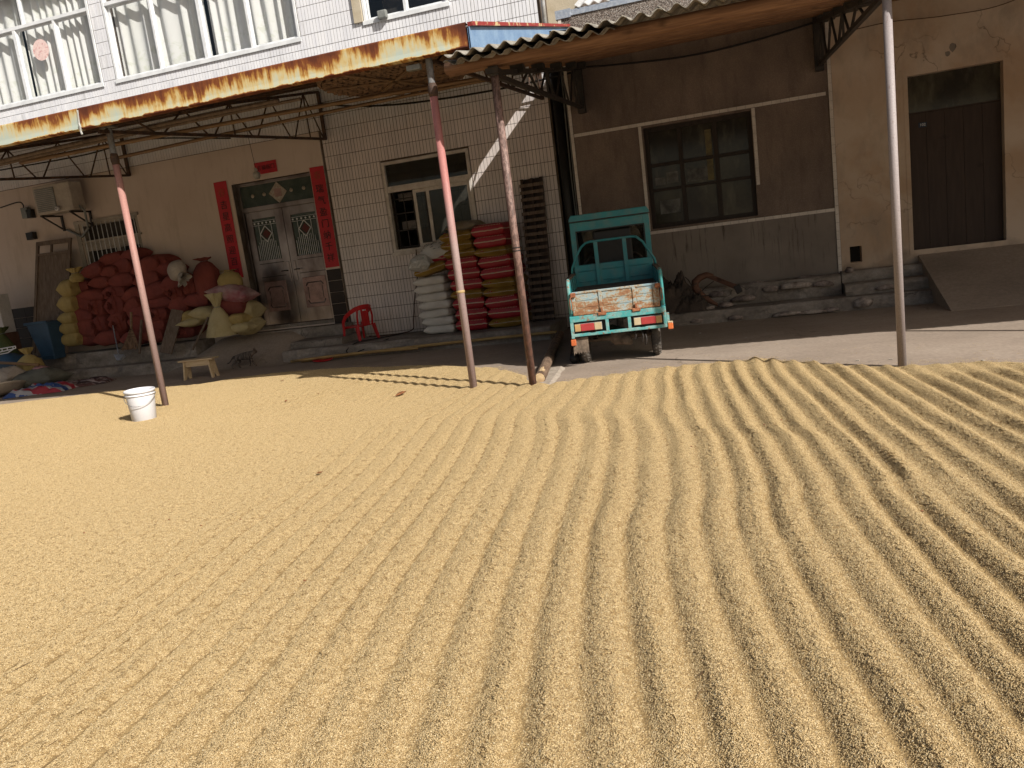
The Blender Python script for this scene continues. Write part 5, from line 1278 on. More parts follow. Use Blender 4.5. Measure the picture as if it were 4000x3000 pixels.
q.add([A, B_, C_, D_2, A+Vector((0, .03, -.05)), B_+Vector((0, .03, -.05)), C_+Vector((0, .02, -.02)), D_2+Vector((0, .02, -.02))], [(0, 1, 2, 3), (4, 5, 6, 7), (0, 1, 5, 4), (1, 2, 6, 5), (2, 3, 7, 6), (3, 0, 4, 7)]); q.build('pan', M['foil'], dp)
q = MB(); q.tube([at(464, 1386, 11.52), at(441, 1272, 11.75)], .011, 7); q.build('handle', M['wire'], dp)

# ------------------------------------------------------------------ left corner
wb = thing('framed_board', (-12.8, 12.1, .46), 'tall framed wooden board leaning against the wall beside the yellow sacks', 'board')
B0, B1, B2, B3 = Vector((-13.25, 11.80, .5)), Vector((-12.40, 11.80, .5)), Vector((-12.14, 12.22, 2.62)), Vector((-12.98, 12.22, 2.64))
def quadpt(u, v_): return (B0.lerp(B1, u)).lerp(B3.lerp(B2, u), v_)
def qslab(q, u0, u1, v0, v1, d0, d1):
    n_ = Vector((0, -1, .2)).normalized(); c_ = [quadpt(u0, v0), quadpt(u1, v0), quadpt(u1, v1), quadpt(u0, v1)]
    q.hexa([c_[0]+n_*d1, c_[1]+n_*d1, c_[1]+n_*d0, c_[0]+n_*d0, c_[3]+n_*d1, c_[2]+n_*d1, c_[2]+n_*d0, c_[3]+n_*d0])
q = MB(); qslab(q, .07, .93, .03, .88, 0, .012); q.build('panel', M['grey_wood'], wb)
for u0, u1, v0, v1 in ((0, .07, 0, 1), (.93, 1, 0, 1), (.0701, .9299, .965, 1), (.0701, .9299, .87, .895), (.42, .46, .8951, .9649), (.0701, .9299, 0, .03)):
    q = MB(); qslab(q, u0, u1, v0, v1, -.005, .035); q.build('rail', M['grey_wood'], wb, bevel=.003)
M['blue_tin'] = mat('dull_blue_sheet', (.032, .075, .135), (.025, .058, .105), 3, rough=.5, bump=.08)
bx = thing('blue_bin', (-12.85, 11.7, .46), 'dull blue plastic bin standing before the leaning board', 'bin')
q = MB(); q.hexa([(-12.74, 11.52, .44), (-12.44, 11.52, .43), (-12.44, 11.78, .43), (-12.74, 11.78, .44), (-12.90, 11.46, 1.16), (-12.38, 11.46, 1.14), (-12.38, 11.80, 1.14), (-12.90, 11.80, 1.16)])
o = q.build('body', M['blue_tin'], bx, bevel=.02)
q = MB(); frame_ = [(-13.13, 11.44), (-12.43, 11.44), (-12.43, 11.81), (-13.13, 11.81)]; q.box(-12.91, -12.37, 11.435, 11.458, 1.11, 1.16); q.build('rim', M['blue_tin'], bx, bevel=.006)
q = MB(); q.box(-12.76, -12.43, 11.485, 11.51, .50, .515); q.build('rib', M['blue_tin'], bx)
o = tied_bag('green_sack', [(.30, 0), (.32, .15), (.26, .45), (.16, .75), (.06, .95)], (-13.05, 11.15, .10), 'green_bag', 'large dark green net sack slumped behind the yellow bag', 31, (.9, .8, .98), tilt=(0, -.12), ruffle=.12)
o = tied_bag('yellow_bag', [(.16, 0), (.25, .08), (.27, .22), (.22, .36), (.12, .44), (.045, .48)], (-12.42, 10.95, .16), 'yel_bag', 'bright yellow plastic bag tied at the neck in the left corner', 33, (.88, .85, .95), ruffle=.13)
q, e_ = pillow(.86, .6, .36, 88, 2.2, .6, nz=.05, wrinkle=.02); o = q.build('grey_sack', M['grey_bag'], smooth=True); o.location = (-11.9, 10.65, .02); o.rotation_euler = (0, .03, .1)
tag(o, 'slack grey-green sack lying behind the striped tarpaulin', 'sack')
q = MB(); P = [[(-12.02+.3*u, 10.62+.22*v_-.02*u, .40-.07*u+.03*math.sin(v_*3)-.02*(1-v_)) for v_ in np.linspace(0, 1, 5)] for u in np.linspace(0, 1, 5)]; q.grid(P)
o = q.build('pink_card', mat('pink_card', (.52, .27, .28), (.45, .22, .24), 6), smooth=True); s = o.modifiers.new('t', 'SOLIDIFY'); s.thickness = .004
tag(o, 'sheet of pink card lying on the grey-green sack', 'card')
# striped tarpaulin
k = NT('striped_tarpaulin'); p = k.sep('O'); dst = k.math('ADD', k.math('MULTIPLY', p[1], 3.4), k.math('MULTIPLY', k.noise(2.5, 'O', (1, 1, 1), 3), .8))
fr = k.math('FRACT', dst); c = k.ramp(fr, [(0., (.04, .08, .24)), (.30, (.36, .35, .37)), (.5, (.34, .035, .05)), (.8, (.34, .33, .35))], 'CONSTANT')
k.bump(k.noise(12, 'O', (1, 2, 1), 5, .7, .8), .8, .02); M['tarp'] = k.done(c, .5, 0, .4)
k = NT('brown_striped_cloth'); p = k.sep('O'); fr = k.math('FRACT', k.math('ADD', k.math('MULTIPLY', p[1], 9.), k.math('MULTIPLY', k.noise(4, 'O', (1, 1, 1), 3), 1.2)))
c = k.ramp(fr, [(0., (.10, .05, .045)), (.4, (.26, .18, .17)), (.55, (.05, .03, .03)), (.8, (.30, .24, .24))], 'CONSTANT'); k.bump(k.noise(12, 'O', (1, 2, 1), 5, .7, .8), .8, .02); M['cloth'] = k.done(c, .8, 0, .3)
def crumple(name, c_, sx, sy, h_, mt, seed, rz, label, cat):
    P = []; nx2, ny2 = 46, 30
    for i in range(nx2+1):
        row = []
        for j in range(ny2+1):
            u = i/nx2*2-1; v_ = j/ny2*2-1; e2 = (1-abs(u)**4)*(1-abs(v_)**4)
            x = u*sx*(1+.12*mnoise.noise((v_*2, seed, 0))); y = v_*sy*(1-.25*u)*(1+.15*mnoise.noise((u*2, seed, 4)))
            z = .006+h_*e2**.5*(.55+.5*abs(mnoise.noise((u*1.4, v_*5, seed)))+.25*mnoise.noise((u*5, v_*9, seed+3)))
            row.append((x, y, max(.004, z)))
        P.append(row)
    q = MB(); q.grid(P); q.add([P[i][0] for i in range(nx2+1)]+[P[-1][j] for j in range(1, ny2+1)]+[P[i][-1] for i in range(nx2-1, -1, -1)]+[P[0][j] for j in range(ny2-1, 0, -1)], [tuple(range(2*nx2+2*ny2))])
    o = q.build(name, M[mt], smooth=True); o.location = c_; o.rotation_euler = (0, 0, rz); return tag(o, label, cat)
crumple('tarpaulin', (-11.48, 10.28, .0), .50, .30, .17, 'tarp', 3, .12, 'folded red, white and blue striped tarpaulin on the ground in the left corner', 'tarpaulin')
crumple('striped_cloth', (-11.10, 10.75, .0), .46, .30, .12, 'cloth', 8, .35, 'crumpled dark brown striped cloth beside the tarpaulin', 'cloth')
# heap at the frame edge: basin, bag, plastic rack, brown pole
q = MB(); q.lathe([(.0, .02), (.22, .02), (.34, .12), (.37, .13), (.37, .145), (.33, .14), (.22, .045), (0, .04)], (0, 0, 0), 36)
o = q.build('shallow_basin', M['cream_metal'], smooth=True); o.location = (-12.2, 10.15, .03); o.rotation_euler = (-.15, -.25, 0); tag(o, 'shallow cream basin tilted on the ground at the left edge', 'basin')
q, e_ = pillow(.6, .5, .34, 91, 2.3, .6, nz=.05, wrinkle=.03); o = q.build('plastic_bag', M['pale_bag'], smooth=True); o.location = (-12.55, 10.55, .12); tag(o, 'pale crumpled plastic bag above the basin at the left edge', 'bag')
q, e_ = pillow(.6, .4, .26, 92, 2.3, .6, nz=.04); o = q.build('dark_bag', M['black_plastic'], smooth=True); o.location = (-12.2, 10.7, .02); tag(o, 'black plastic bag lying between the basin and the grey-green sack', 'bag')
q, e_ = pillow(.8, .5, .42, 93, 2.3, .6, nz=.05); o = q.build('dark_bundle', M['blue_tin'], smooth=True); o.location = (-12.95, 11.05, .25); tag(o, 'dark blue bundle under the white plastic rack at the left edge', 'bundle')
rk = thing('plastic_rack', at(20, 1365, 10.8), 'white openwork plastic rack at the left edge above the dark bundle', 'rack')
for a, c_ in (((0, 1363), (60, 1352)), ((0, 1375), (60, 1361)), ((60, 1352), (61, 1361)), ((8, 1361), (9, 1374)), ((28, 1358), (29, 1370)), ((50, 1354), (52, 1363)), ((0, 1384), (30, 1378)), ((30, 1378), (52, 1364))):
    q = MB(); q.tube([at(*a, 10.8), at(*c_, 10.8)], .010, 6); q.build('bar', M['white_plastic'], rk)
q = MB(); q.tube([at(-60, 1414, 10.6), at(60, 1420, 10.62), at(150, 1425, 10.65)], .026, 9); o = q.build('wooden_rod', M['bamboo'], smooth=True); tag(o, 'reddish brown wooden rod lying across the yellow bag in the left corner', 'rod')
q = MB(); q.box(-14.2, -13.46, 11.5, 11.75, 1.02, 1.75); o = q.build('white_box', mat('white_carton', (.52, .50, .50), (.45, .43, .43), 4), bevel=.01); tag(o, 'white box at the far left edge above the brown carton', 'box')
q = MB(); q.box(-14.3, -13.48, 11.5, 11.8, .19, 1.015); o = q.build('brown_carton', mat('brown_carton', (.14, .07, .05), (.10, .05, .035), 4), bevel=.008); tag(o, 'dark brown carton under the white box at the far left edge', 'box')

# ------------------------------------------------------------------ bucket, stool, chair, leaves, log
bc = Vector((-6.60, 7.10, .022))
bk = thing('white_bucket', bc, 'white plastic bucket with a wire handle standing in the rice beside the left pole', 'bucket')
q = MB(); q.lathe([(0, 0), (.122, 0), (.128, .006), (.150, .285), (.150, .292), (.161, .294), (.161, .302), (.152, .305), (.153, .322), (.164, .324), (.165, .345), (.160, .350), (.153, .347), (.150, .33), (.146, .28), (.122, .02), (0, .015)], bc, 56); q.build('shell', M['white_plastic'], bk, smooth=True)
q = MB(); pts = []
for i in range(21):
    a = PI*i/20; pts.append((bc.x-.168*math.cos(a)*1.0, bc.y-.06-.115*math.sin(a), bc.z+.30-.115*math.sin(a)))
q.tube([(x_, bc.y-.06*0-.175*math.sin(PI*i/20)-.0, z_) for i, (x_, y_, z_) in enumerate(pts)], .0035, 6); q.build('handle', M['wire'], bk, smooth=True)
bk.rotation_euler = (.03, .03, .5)

st = thing('wooden_stool', (0, 0, 0), 'small pale wooden stool with notched legs on the ground left of the cat', 'stool')
q = MB(); q.box(-.30, .30, -.105, .105, .285, .31); q.build('seat', M['pale_wood'], st, bevel=.008)
for s_ in (-1, 1):
    q = MB(); x = s_*.21; dx = s_*.035
    prof = [(-.10, 0), (-.042, 0), (0, .12), (.042, 0), (.10, 0), (.085, .284), (-.085, .284)]
    vs = [(x+dx*(1-z/.284)-.013, y, z) for y, z in prof]+[(x+dx*(1-z/.284)+.013, y, z) for y, z in prof]; n_ = 7
    q.add(vs, [tuple(range(n_)), tuple(range(2*n_-1, n_-1, -1))]+[(i, (i+1) % n_, (i+1) % n_+n_, i+n_) for i in range(n_)]); q.build('leg', M['pale_wood'], st, bevel=.003)
q = MB(); q.box(-.195, .195, -.07, -.05, .20, .284); q.box(-.195, .195, .05, .07, .20, .284); q.build('apron', M['pale_wood'], st, bevel=.003)
st.location = (-8.34, 10.33, 0); st.rotation_euler = (0, 0, .10)

ch = thing('plastic_chair', (0, 0, 0), 'low red plastic armchair against the tiled wall right of the front door', 'chair')
def strip(pts, wd, th, upv):
    q = MB(); P = [Vector(p) for p in pts]; rows_ = []
    for i, p_ in enumerate(P):
        d = (P[min(i+1, len(P)-1)]-P[max(0, i-1)]).normalized(); u = Vector(upv[i] if isinstance(upv, list) else upv); x = d.cross(u).normalized(); u2 = x.cross(d)
        w_ = wd[i] if isinstance(wd, list) else wd
        rows_.append([p_+x*w_/2+u2*th/2, p_-x*w_/2+u2*th/2, p_-x*w_/2-u2*th/2, p_+x*w_/2-u2*th/2])
    q.grid(rows_, True); q.add(rows_[0], [(0, 1, 2, 3)]); q.add(rows_[-1], [(3, 2, 1, 0)]); return q
# local: faces -y, x to the right
q = MB(); P = [[(-.20+.40*i/8, -.20+.38*j/8, .262+.012*abs(i-4)/4-.012*math.sin(PI*j/8)) for j in range(9)] for i in range(9)]; q.grid(P)
o = q.build('seat', M['red_plastic'], ch, smooth=True); s = o.modifiers.new('t', 'SOLIDIFY'); s.thickness = .016
q = MB(); q.box(-.21, .21, -.215, -.195, .225, .272); q.build('seat_front', M['red_plastic'], ch, bevel=.008)
for s_ in (-1, 1):
    q = strip([(s_*.215, -.19, .265), (s_*.225, -.205, .12), (s_*.235, -.225, 0)], [.06, .05, .038], .02, (-s_, 0, 0)); q.build('front_leg', M['red_plastic'], ch, bevel=.004)
    q = strip([(s_*.19, .17, .27), (s_*.205, .20, .12), (s_*.22, .235, 0)], [.09, .075, .06], .025, (-s_, 0, 0)); q.build('rear_leg', M['red_plastic'], ch, bevel=.004)
    pts = [(s_*.215, -.20, .26), (s_*.235, -.16, .36), (s_*.24, -.06, .45), (s_*.225, .07, .52), (s_*.18, .16, .565), (s_*.10, .205, .585), (0, .215, .59)]
    q = strip(pts, [.06, .06, .065, .07, .08, .085, .085], .022, [(-s_, 0, .1), (-s_, 0, .2), (-s_, -.2, .3), (-s_, -.5, .3), (-s_*.6, -1, .2), (-s_*.2, -1, .1), (0, -1, .05)]); q.build('armrest', M['red_plastic'], ch, smooth=False, bevel=.006)
    q = strip([(s_*.165, .17, .27), (s_*.175, .19, .42), (s_*.15, .195, .56)], .035, .016, (0, -1, 0)); q.build('back_post', M['red_plastic'], ch, bevel=.004)
q = MB(); wall_boxes(q, -.085, .085, .26, .59, .19, .208, [(-.045, .045, .52, .555)]); q.build('back_splat', M['red_plastic'], ch, bevel=.006)
ch.scale = (.9, .9, .93); ch.location = (-6.25, 11.83, .20); ch.rotation_euler = (0, 0, -2.0); 

def leaf(name, loc, L, seed, label, rz):
    q = MB(); P = []
    for i in range(11):
        u = i/10; wd = math.sin(PI*u**.8)*.32*L; row = []
        for j in range(5):
            v_ = j/4*2-1; row.append(((u-.5)*L, v_*wd, .01+.10*L*(2*u-1)**2+.16*L*abs(v_)**1.6*math.sin(PI*u)+.02*L*mnoise.noise((u*4, v_*3, seed))))
        P.append(row)
    q.grid(P); q.tube([(-.5*L, 0, .01+.1*L), (-.7*L, .02*L, .02)], .0015, 4)
    o = q.build(name, M['dry_leaf'], smooth=True); s = o.modifiers.new('t', 'SOLIDIFY'); s.thickness = .0008
    o.location = loc; o.rotation_euler = (rnd.uniform(-.3, .3), rnd.uniform(-.3, .1), rz); return tag(o, label, 'leaf')
M['dry_leaf'] = mat('dry_leaf', (.30, .13, .05), (.16, .06, .03), 40, rough=.7, coord='O')
def onrice(px, py):
    d = FWD + RGT*((px-2000)/F_PX) - UPV*((py-1500)/F_PX); t = (.03-CAM_H)/d.z; p_ = Vector((0, 0, CAM_H))+d*t
    return Vector((p_.x, p_.y, float(rice_h(np.array([p_.x]), np.array([p_.y]))[0][0])+.004))
leaf('fallen_leaf', onrice(1570, 1549), .13, 1, 'largest curled brown leaf on the rice, left of the pink pole', .4)
leaf('fallen_leaf', onrice(1252, 1853), .055, 2, 'small curled brown leaf on the smooth rice in mid-foreground', 1.2)
leaf('fallen_leaf', onrice(1120, 1572), .05, 3, 'small folded brown leaf on the rice below the red chair', 2.)
leaf('fallen_leaf', onrice(1106, 1490), .045, 4, 'tiny dark leaf near the back edge of the rice, right of the stool', .2)
leaf('fallen_leaf', onrice(1245, 1543), .04, 5, 'tiny leaf on the rice between the two largest brown leaves and the stool', 2.8)
for i, (px, py) in enumerate(((2985, 1652), (3050, 1630), (343, 1580), (660, 2030), (940, 2030), (785, 2055), (330, 2085), (1190, 2265), (3600, 1980), (2700, 1740))):
    q = MB(); q.lathe([(0, -.004), (.005, -.002), (.006, .001), (.003, .005), (0, .005)], (0, 0, 0), 8); o = q.build('dark_seed', M['dry_leaf']); o.location = onrice(px, py); o.scale = (1.3, .8, .8)
    tag(o, 'tiny dark seed on the rice, '+('in the raked furrows below the grey pole', 'just above the other seed below the grey pole', 'behind the white bucket, left', 'upper left one in the smooth left half', 'right one in the smooth left half', 'middle one in the smooth left half', 'farthest left in the smooth left half', 'lowest one, nearest the camera', 'farthest right among the ridges', 'between the truck and the camera')[i], 'seed')
# chaff and straw
q = MB()
for i in range(420):
    y = 1.4+8.3*rnd.random()**1.3; x = rnd.uniform(-1.0-y*1.3, .8+y*.25)
    if float(edge_d(np.array([x]), np.array([y]))[0]) < .05: continue
    h_ = float(rice_h(np.array([x]), np.array([y]))[0][0]); a = rnd.uniform(0, PI); L_ = rnd.choice((.008, .012, .02, .035)) ; q.bar((x-L_*math.cos(a), y-L_*math.sin(a), h_+.004), (x+L_*math.cos(a), y+L_*math.sin(a), h_+.006+L_*rnd.uniform(-.1, .2)), rnd.uniform(.0012, .003), .0012)
o = q.build('chaff', mat('straw_chaff', (.40, .27, .12), (.12, .07, .035), 3, (.5, .6), bump=0)); tag(o, 'bits of straw and dark chaff strewn over the raked rice', 'chaff', None, 'stuff')
# log running back between the canopies, split firewood end lit by the sun
lg = thing('log', (-2.1, 7.8, 0), 'long thin log lying on the ground between the rusty pole and the teal truck', 'log')
n_ = 26; p0, p1 = Vector((-2.10, 7.62, .062)), Vector((-2.66, 11.0, .08))
pts = [p0.lerp(p1, i/n_)+Vector((.012*mnoise.noise((i*.4, 1, 1)), 0, .008*mnoise.noise((i*.4, 5, 1)))) for i in range(n_+1)]
q = MB(); q.tube(pts, .06, 12, rs=[.058+.008*mnoise.noise((i*.7, 2, 2)) for i in range(n_+1)]); q.build('trunk', M['bark'], lg)
q = MB(); q.obox(p0+Vector((-.03, .22, .056)), (.03, .2, .012), (0, -.2, .15)); q.obox(p0+Vector((.015, .12, .059)), (.02, .1, .01), (0, .2, .15)); q.build('bare_patch', M['cut_wood'], lg)
q = MB(); q.lathe([(0, 0), (.05, 0), (.052, .004), (0, .006)], (0, 0, 0), 12); o = q.build('cut_end', M['cut_wood'], lg, local=True); o.location = p0-worldloc(lg)+Vector((0, -.003, 0)); o.rotation_euler = (PI/2, 0, 0)
lg2 = MB(); lg2.tube([Vector((-1.98, 8.75, .055)).lerp(Vector((-2.45, 11.2, .06)), i/14) for i in range(15)], .055, 12)
o = lg2.build('pipe', M['black_plastic'], smooth=True); tag(o, 'dark hollow pipe lying beside the log left of the truck', 'pipe')

# ------------------------------------------------------------------ teal cargo tricycle, seen from the rear
k = NT('teal_paint')
c = k.mix(k.ramp(k.noise(4, 'O', (1, 1, 1), 5, .6), [(.4, 0.), (.7, 1.)]), (.025, .235, .255), (.02, .185, .215))
sc2 = k.ramp(k.noise(38, 'O', (1, 1, 1), 6, .75), [(.64, 0.), (.69, 1.)]); c = k.mix(k.math('MULTIPLY', sc2, .8), c, (.13, .07, .045))
c = k.mix(k.ramp(k.noise(9, 'O', (1, 1, 1), 5), [(.45, 0.), (.8, .5)]), c, (.17, .19, .165)); M['teal'] = k.done(c, .42, 0, .5)
k = NT('worn_teal_paint')
c = k.mix(k.ramp(k.noise(7, 'O', (1, 1, 1), 6, .7), [(.45, 0.), (.6, 1.)]), (.06, .32, .32), (.22, .38, .36))
sc2 = k.ramp(k.noise(18, 'O', (1, 1, 1), 7, .75), [(.56, 0.), (.62, 1.)]); c = k.mix(sc2, c, (.26, .11, .05)); M['teal_worn'] = k.done(c, .55, 0, .4)
k = NT('rust_eaten_tailgate'); p = k.sep('O')
n1 = k.noise(7, 'O', (.6, 1, 1.6), 7, .72); n2 = k.noise(42, 'O', (1, 1, 1), 5, .75)
v = k.math('ADD', k.math('MULTIPLY', n1, .75), k.math('MULTIPLY', n2, .5)); v = k.math('ADD', v, k.math('MULTIPLY', k.math('SUBTRACT', .70, p[2]), .55))
c = k.ramp(v, [(.50, (.25, .36, .40)), (.575, (.36, .39, .36)), (.62, (.33, .27, .18)), (.67, (.31, .16, .08)), (.80, (.19, .09, .05))])
k.bump(v, .4, .006); M['tailgate'] = k.done(c, .75, 0, .3)
M['rust'] = mat('brown_rust', (.24, .085, .04), (.36, .15, .07), 18, rough=.85, bump=.4, coord='O')
M['rubber'] = mat('dusty_rubber', (.055, .05, .045), (.11, .095, .08), 8, rough=.9, bump=.2, coord='O')
M['mud_metal'] = mat('muddy_metal', (.10, .075, .055), (.20, .15, .11), 10, rough=.9, bump=.5, coord='O')
M['lens_red'] = mat('red_lens', (.42, .06, .06), (.36, .045, .045), 6, rough=.25, bump=.05, coord='O', fine=.05)
M['lens_amber'] = mat('faded_amber_lens', (.50, .31, .13), (.42, .26, .12), 8, rough=.3, bump=.05, coord='O', fine=.05)
M['lens_cream'] = mat('faded_cream_lens', (.54, .45, .30), (.47, .37, .22), 8, rough=.3, bump=.05, coord='O', fine=.05)
M['lens_orange'] = mat('orange_lens', (.60, .16, .05), (.50, .13, .05), 8, rough=.25, bump=.05, coord='O', fine=.05)
M['smoked'] = glass('smoked_windscreen', (.22, .23, .22), .1, .06)
tr = thing('cargo_tricycle', (0, 0, 0), 'teal three-wheeled cargo truck with rusty tailgate, parked with its rear to the yard', 'truck')
def TB(name, boxes, mt='teal', bevel=.006, parent=tr, **kw):
    q = MB()
    for a in boxes: q.box(*a)
    return q.build(name, M[mt], parent, bevel=bevel, **kw)
HW = .52
bed = TB('cargo_bed', [(-HW, HW, .02, 1.28, .505, .53)])
TB('bed_floor', [(-HW+.05, HW-.05, .25, 1.24, .79, .812)], 'rubber', .003, bed)
TB('rear_beam', [(-HW, HW, -.03, .03, .505, .572)], 'teal_worn')
TB('lower_rail', [(-HW, HW, -.03, .01, .345, .378)], 'teal_worn')
for x in (-HW, -.135, .105, HW-.035):
    TB('rear_upright', [(x, x+.035, -.028, .008, .3785, .5045)] if x > -HW else [(x, x+.035, -.028, .008, .33, .5045)], 'teal_worn', .003)
TB('lamp_recess', [(-HW+.035, -.14, .035, .045, .37, .505), (.145, HW-.035, .035, .045, .37, .505)], 'dark_iron', .0)
for x0, segs in ((-.475, (('lens_amber', .0, .065), ('lens_red', .066, .215), ('lens_cream', .216, .295))), (.17, (('lens_cream', 0, .075), ('lens_red', .076, .235), ('lens_amber', .236, .30)))):
    lamp = TB('tail_lamp', [(x0, x0+.30, -.012, .034, .398, .485)], 'grey_plastic', .004)
    for mt, a, c_ in segs: TB('lens', [(x0+a, x0+c_, -.032, -.0125, .402, .481)], mt, .006, lamp)
# tailgate
tg = TB('tailgate', [(-.465, .465, -.012, .004, .575, .835)], 'tailgate', .003)
for x in (-.455, -.165, .20, .42):
    TB('stile', [(x-.018, x+.018, -.024, -.0125, .577, .833)], 'tailgate', .004, tg)
for z in (.812, .577):
    TB('rail', [(-.46, .46, -.0225, -.0125, z, z+.022)], 'tailgate', .004, tg)
for z in (.66, .735):
    for a, c_ in ((-.43, -.19), (-.14, .175), (.225, .395)): TB('pressed_rib', [(a, c_, -.0165, -.0125, z, z+.03)], 'tailgate', .006, tg)
for x in (-.16, .21):
    TB('hinge', [(x-.045, x+.045, -.045, -.0305, .555, .59), (x-.012, x+.012, -.05, -.031, .59, .64)], 'rust', .005, tg)
for s_ in (-1, 1):
    TB('latch', [(s_*.455-.03, s_*.455+.03, -.05, -.0305, .78, .83)], 'rust', .008, tg)
    q = MB(); q.tube([(s_*.47, -.055, .80), (s_*.495, -.06, .76), (s_*.495, -.055, .66), (s_*.475, -.05, .64), (s_*.47, -.05, .70), (s_*.48, -.055, .77)], .006, 6); q.build('latch_hook', M['rust'], tg, smooth=True)
# side boards with rounded rear corner
for s_ in (-1, 1):
    xo = s_*HW; xi = s_*(HW-.045)
    prof = [(0.0, .572), (0.0, .88)]+[(.07-.07*math.cos(a), .88+.085*math.sin(a)) for a in np.linspace(.3, PI/2, 5)]+[(1.28, .965), (1.28, .53), (.031, .53), (.031, .572)]
    q = MB(); n_ = len(prof); vs = [(xo, y, z) for y, z in prof]+[(xi, y, z) for y, z in prof]
    q.add(vs, [tuple(range(n_)), tuple(range(2*n_-1, n_-1, -1))]+[(i, (i+1) % n_, (i+1) % n_+n_, i+n_) for i in range(n_)])
    sdb = q.build('side_board', M['teal'], tr, bevel=.006)
    TB('top_rail', [(min(xi, xo)-.004, max(xi, xo)+.004, .10, 1.28, .9655, .985)], 'mud_metal', .004, sdb)
    q = MB(); xe = xo+s_*.003; q.tube([(s_*(HW-.022), -.006, .60), (s_*(HW-.022), -.008, .86), (s_*(HW-.022), .01, .93), (s_*(HW-.022), .06, .962), (s_*(HW-.022), .14, .968)], .021, 8); q.build('corner_trim', M['teal_worn'], sdb, smooth=True)
    for y in (.25, .6, .95): TB('stiffener', [(xi-s_*.012 if s_ > 0 else xi+.0005, xi-.0005 if s_ > 0 else xi+.012, y, y+.04, .76, .955)], 'teal', .004, sdb)
# headboard, hoop
hb = TB('headboard', [(-.475, .475, 1.25, 1.275, .53, 1.07)])
for z in (.86, .99): TB('pressed_rib', [(-.43, -.21, 1.236, 1.2495, z, z+.012), (-.13, .12, 1.236, 1.2495, z, z+.012), (.20, .43, 1.236, 1.2495, z, z+.012)], 'teal', .005, hb)
for x in (-.19, .16): TB('upright_bar', [(x-.024, x+.024, 1.215, 1.235, .78, 1.335)], 'teal', .003, hb)
q = MB(); q.tube([(-.515, 1.24, .96), (-.505, 1.24, 1.05), (-.43, 1.24, 1.20), (-.37, 1.24, 1.29), (-.31, 1.24, 1.335), (-.25, 1.24, 1.345), (.25, 1.24, 1.345), (.31, 1.24, 1.335), (.38, 1.24, 1.27), (.46, 1.24, 1.12), (.505, 1.24, 1.05), (.515, 1.24, .96)], .015, 10); q.build('hoop', M['teal'], tr, smooth=True)
q = MB(); q.tube([(.07*math.cos(a)*1.6-.0, 1.24, .80+.055*math.sin(a)) for a in np.linspace(.0, PI, 10)], .006, 6); q.build('pressed_arch', M['teal'], hb, smooth=True)
# cab
q = MB(); y0, y1 = 1.50, 1.53
wall_b = [(-.415, .415, 1.07, 1.475)]
wall_boxes(q, -.495, .495, .60, 1.60, y0, y1, wall_b); cab = q.build('cab_back', M['teal'], tr, bevel=.004)
q = MB(); prof = [(-.50, 1.602), (-.50, 1.645), (-.47, 1.69), (.47, 1.69), (.50, 1.645), (.50, 1.602)]; q.prism(prof, 1.47, 2.45); q.build('cab_roof', M['teal'], tr, bevel=.008)
TB('roof_gutter', [(-.505, .505, 1.462, 1.4695, 1.602, 1.614)], 'dark_iron', .002, cab)
TB('window_rubber', [(-.43, -.4155, 1.49, 1.4995, 1.055, 1.49), (.4155, .43, 1.49, 1.4995, 1.055, 1.49), (-.4155, .4155, 1.49, 1.4995, 1.4755, 1.49), (-.4155, .4155, 1.49, 1.4995, 1.055, 1.0695)], 'black_plastic', 0, cab)
for s_ in (-1, 1):
    q = MB(); q.bar((s_*.475, 2.38, .85), (s_*.475, 2.30, 1.60), .035, .04); q.build('front_pillar', M['teal'], tr)
    TB('cab_side', [(s_*.475-.012, s_*.475+.012, 1.531, 1.62, .6, 1.6)], 'teal', .003)
    TB('roof_rail', [(s_*.475-.02, s_*.475+.02, 1.62, 2.40, 1.575, 1.601)], 'teal', .003)
fb = TB('front_panel', [(-.46, .46, 2.36, 2.40, .45, .98)])
TB('windscreen_frame', [(-.455, .455, 2.31, 2.34, 1.535, 1.574)], 'teal', .003, fb)
q = MB(); q.hexa([(-.45, 2.372, .99), (.45, 2.372, .99), (.45, 2.378, .99), (-.45, 2.378, .99), (-.45, 2.318, 1.53), (.45, 2.318, 1.53), (.45, 2.324, 1.53), (-.45, 2.324, 1.53)]); q.build('windscreen', M['smoked'], fb)
TB('seat_back', [(-.22, .26, 1.58, 1.62, .95, 1.47)], 'black_plastic', .02)
TB('seat', [(-.25, .28, 1.60, 1.98, .80, .88)], 'black_plastic', .03)
q = MB(); q.tube([(-.38, 2.02, 1.06), (-.30, 2.10, 1.13), (-.06, 2.16, 1.10), (.06, 2.16, 1.10), (.30, 2.10, 1.13), (.38, 2.02, 1.06)], .014, 8); q.build('handlebar', M['dark_iron'], tr, smooth=True)
q = MB(); q.tube([(0, 2.16, 1.1), (0, 2.42, .30)], .03, 8); q.build('fork', M['dark_iron'], tr)
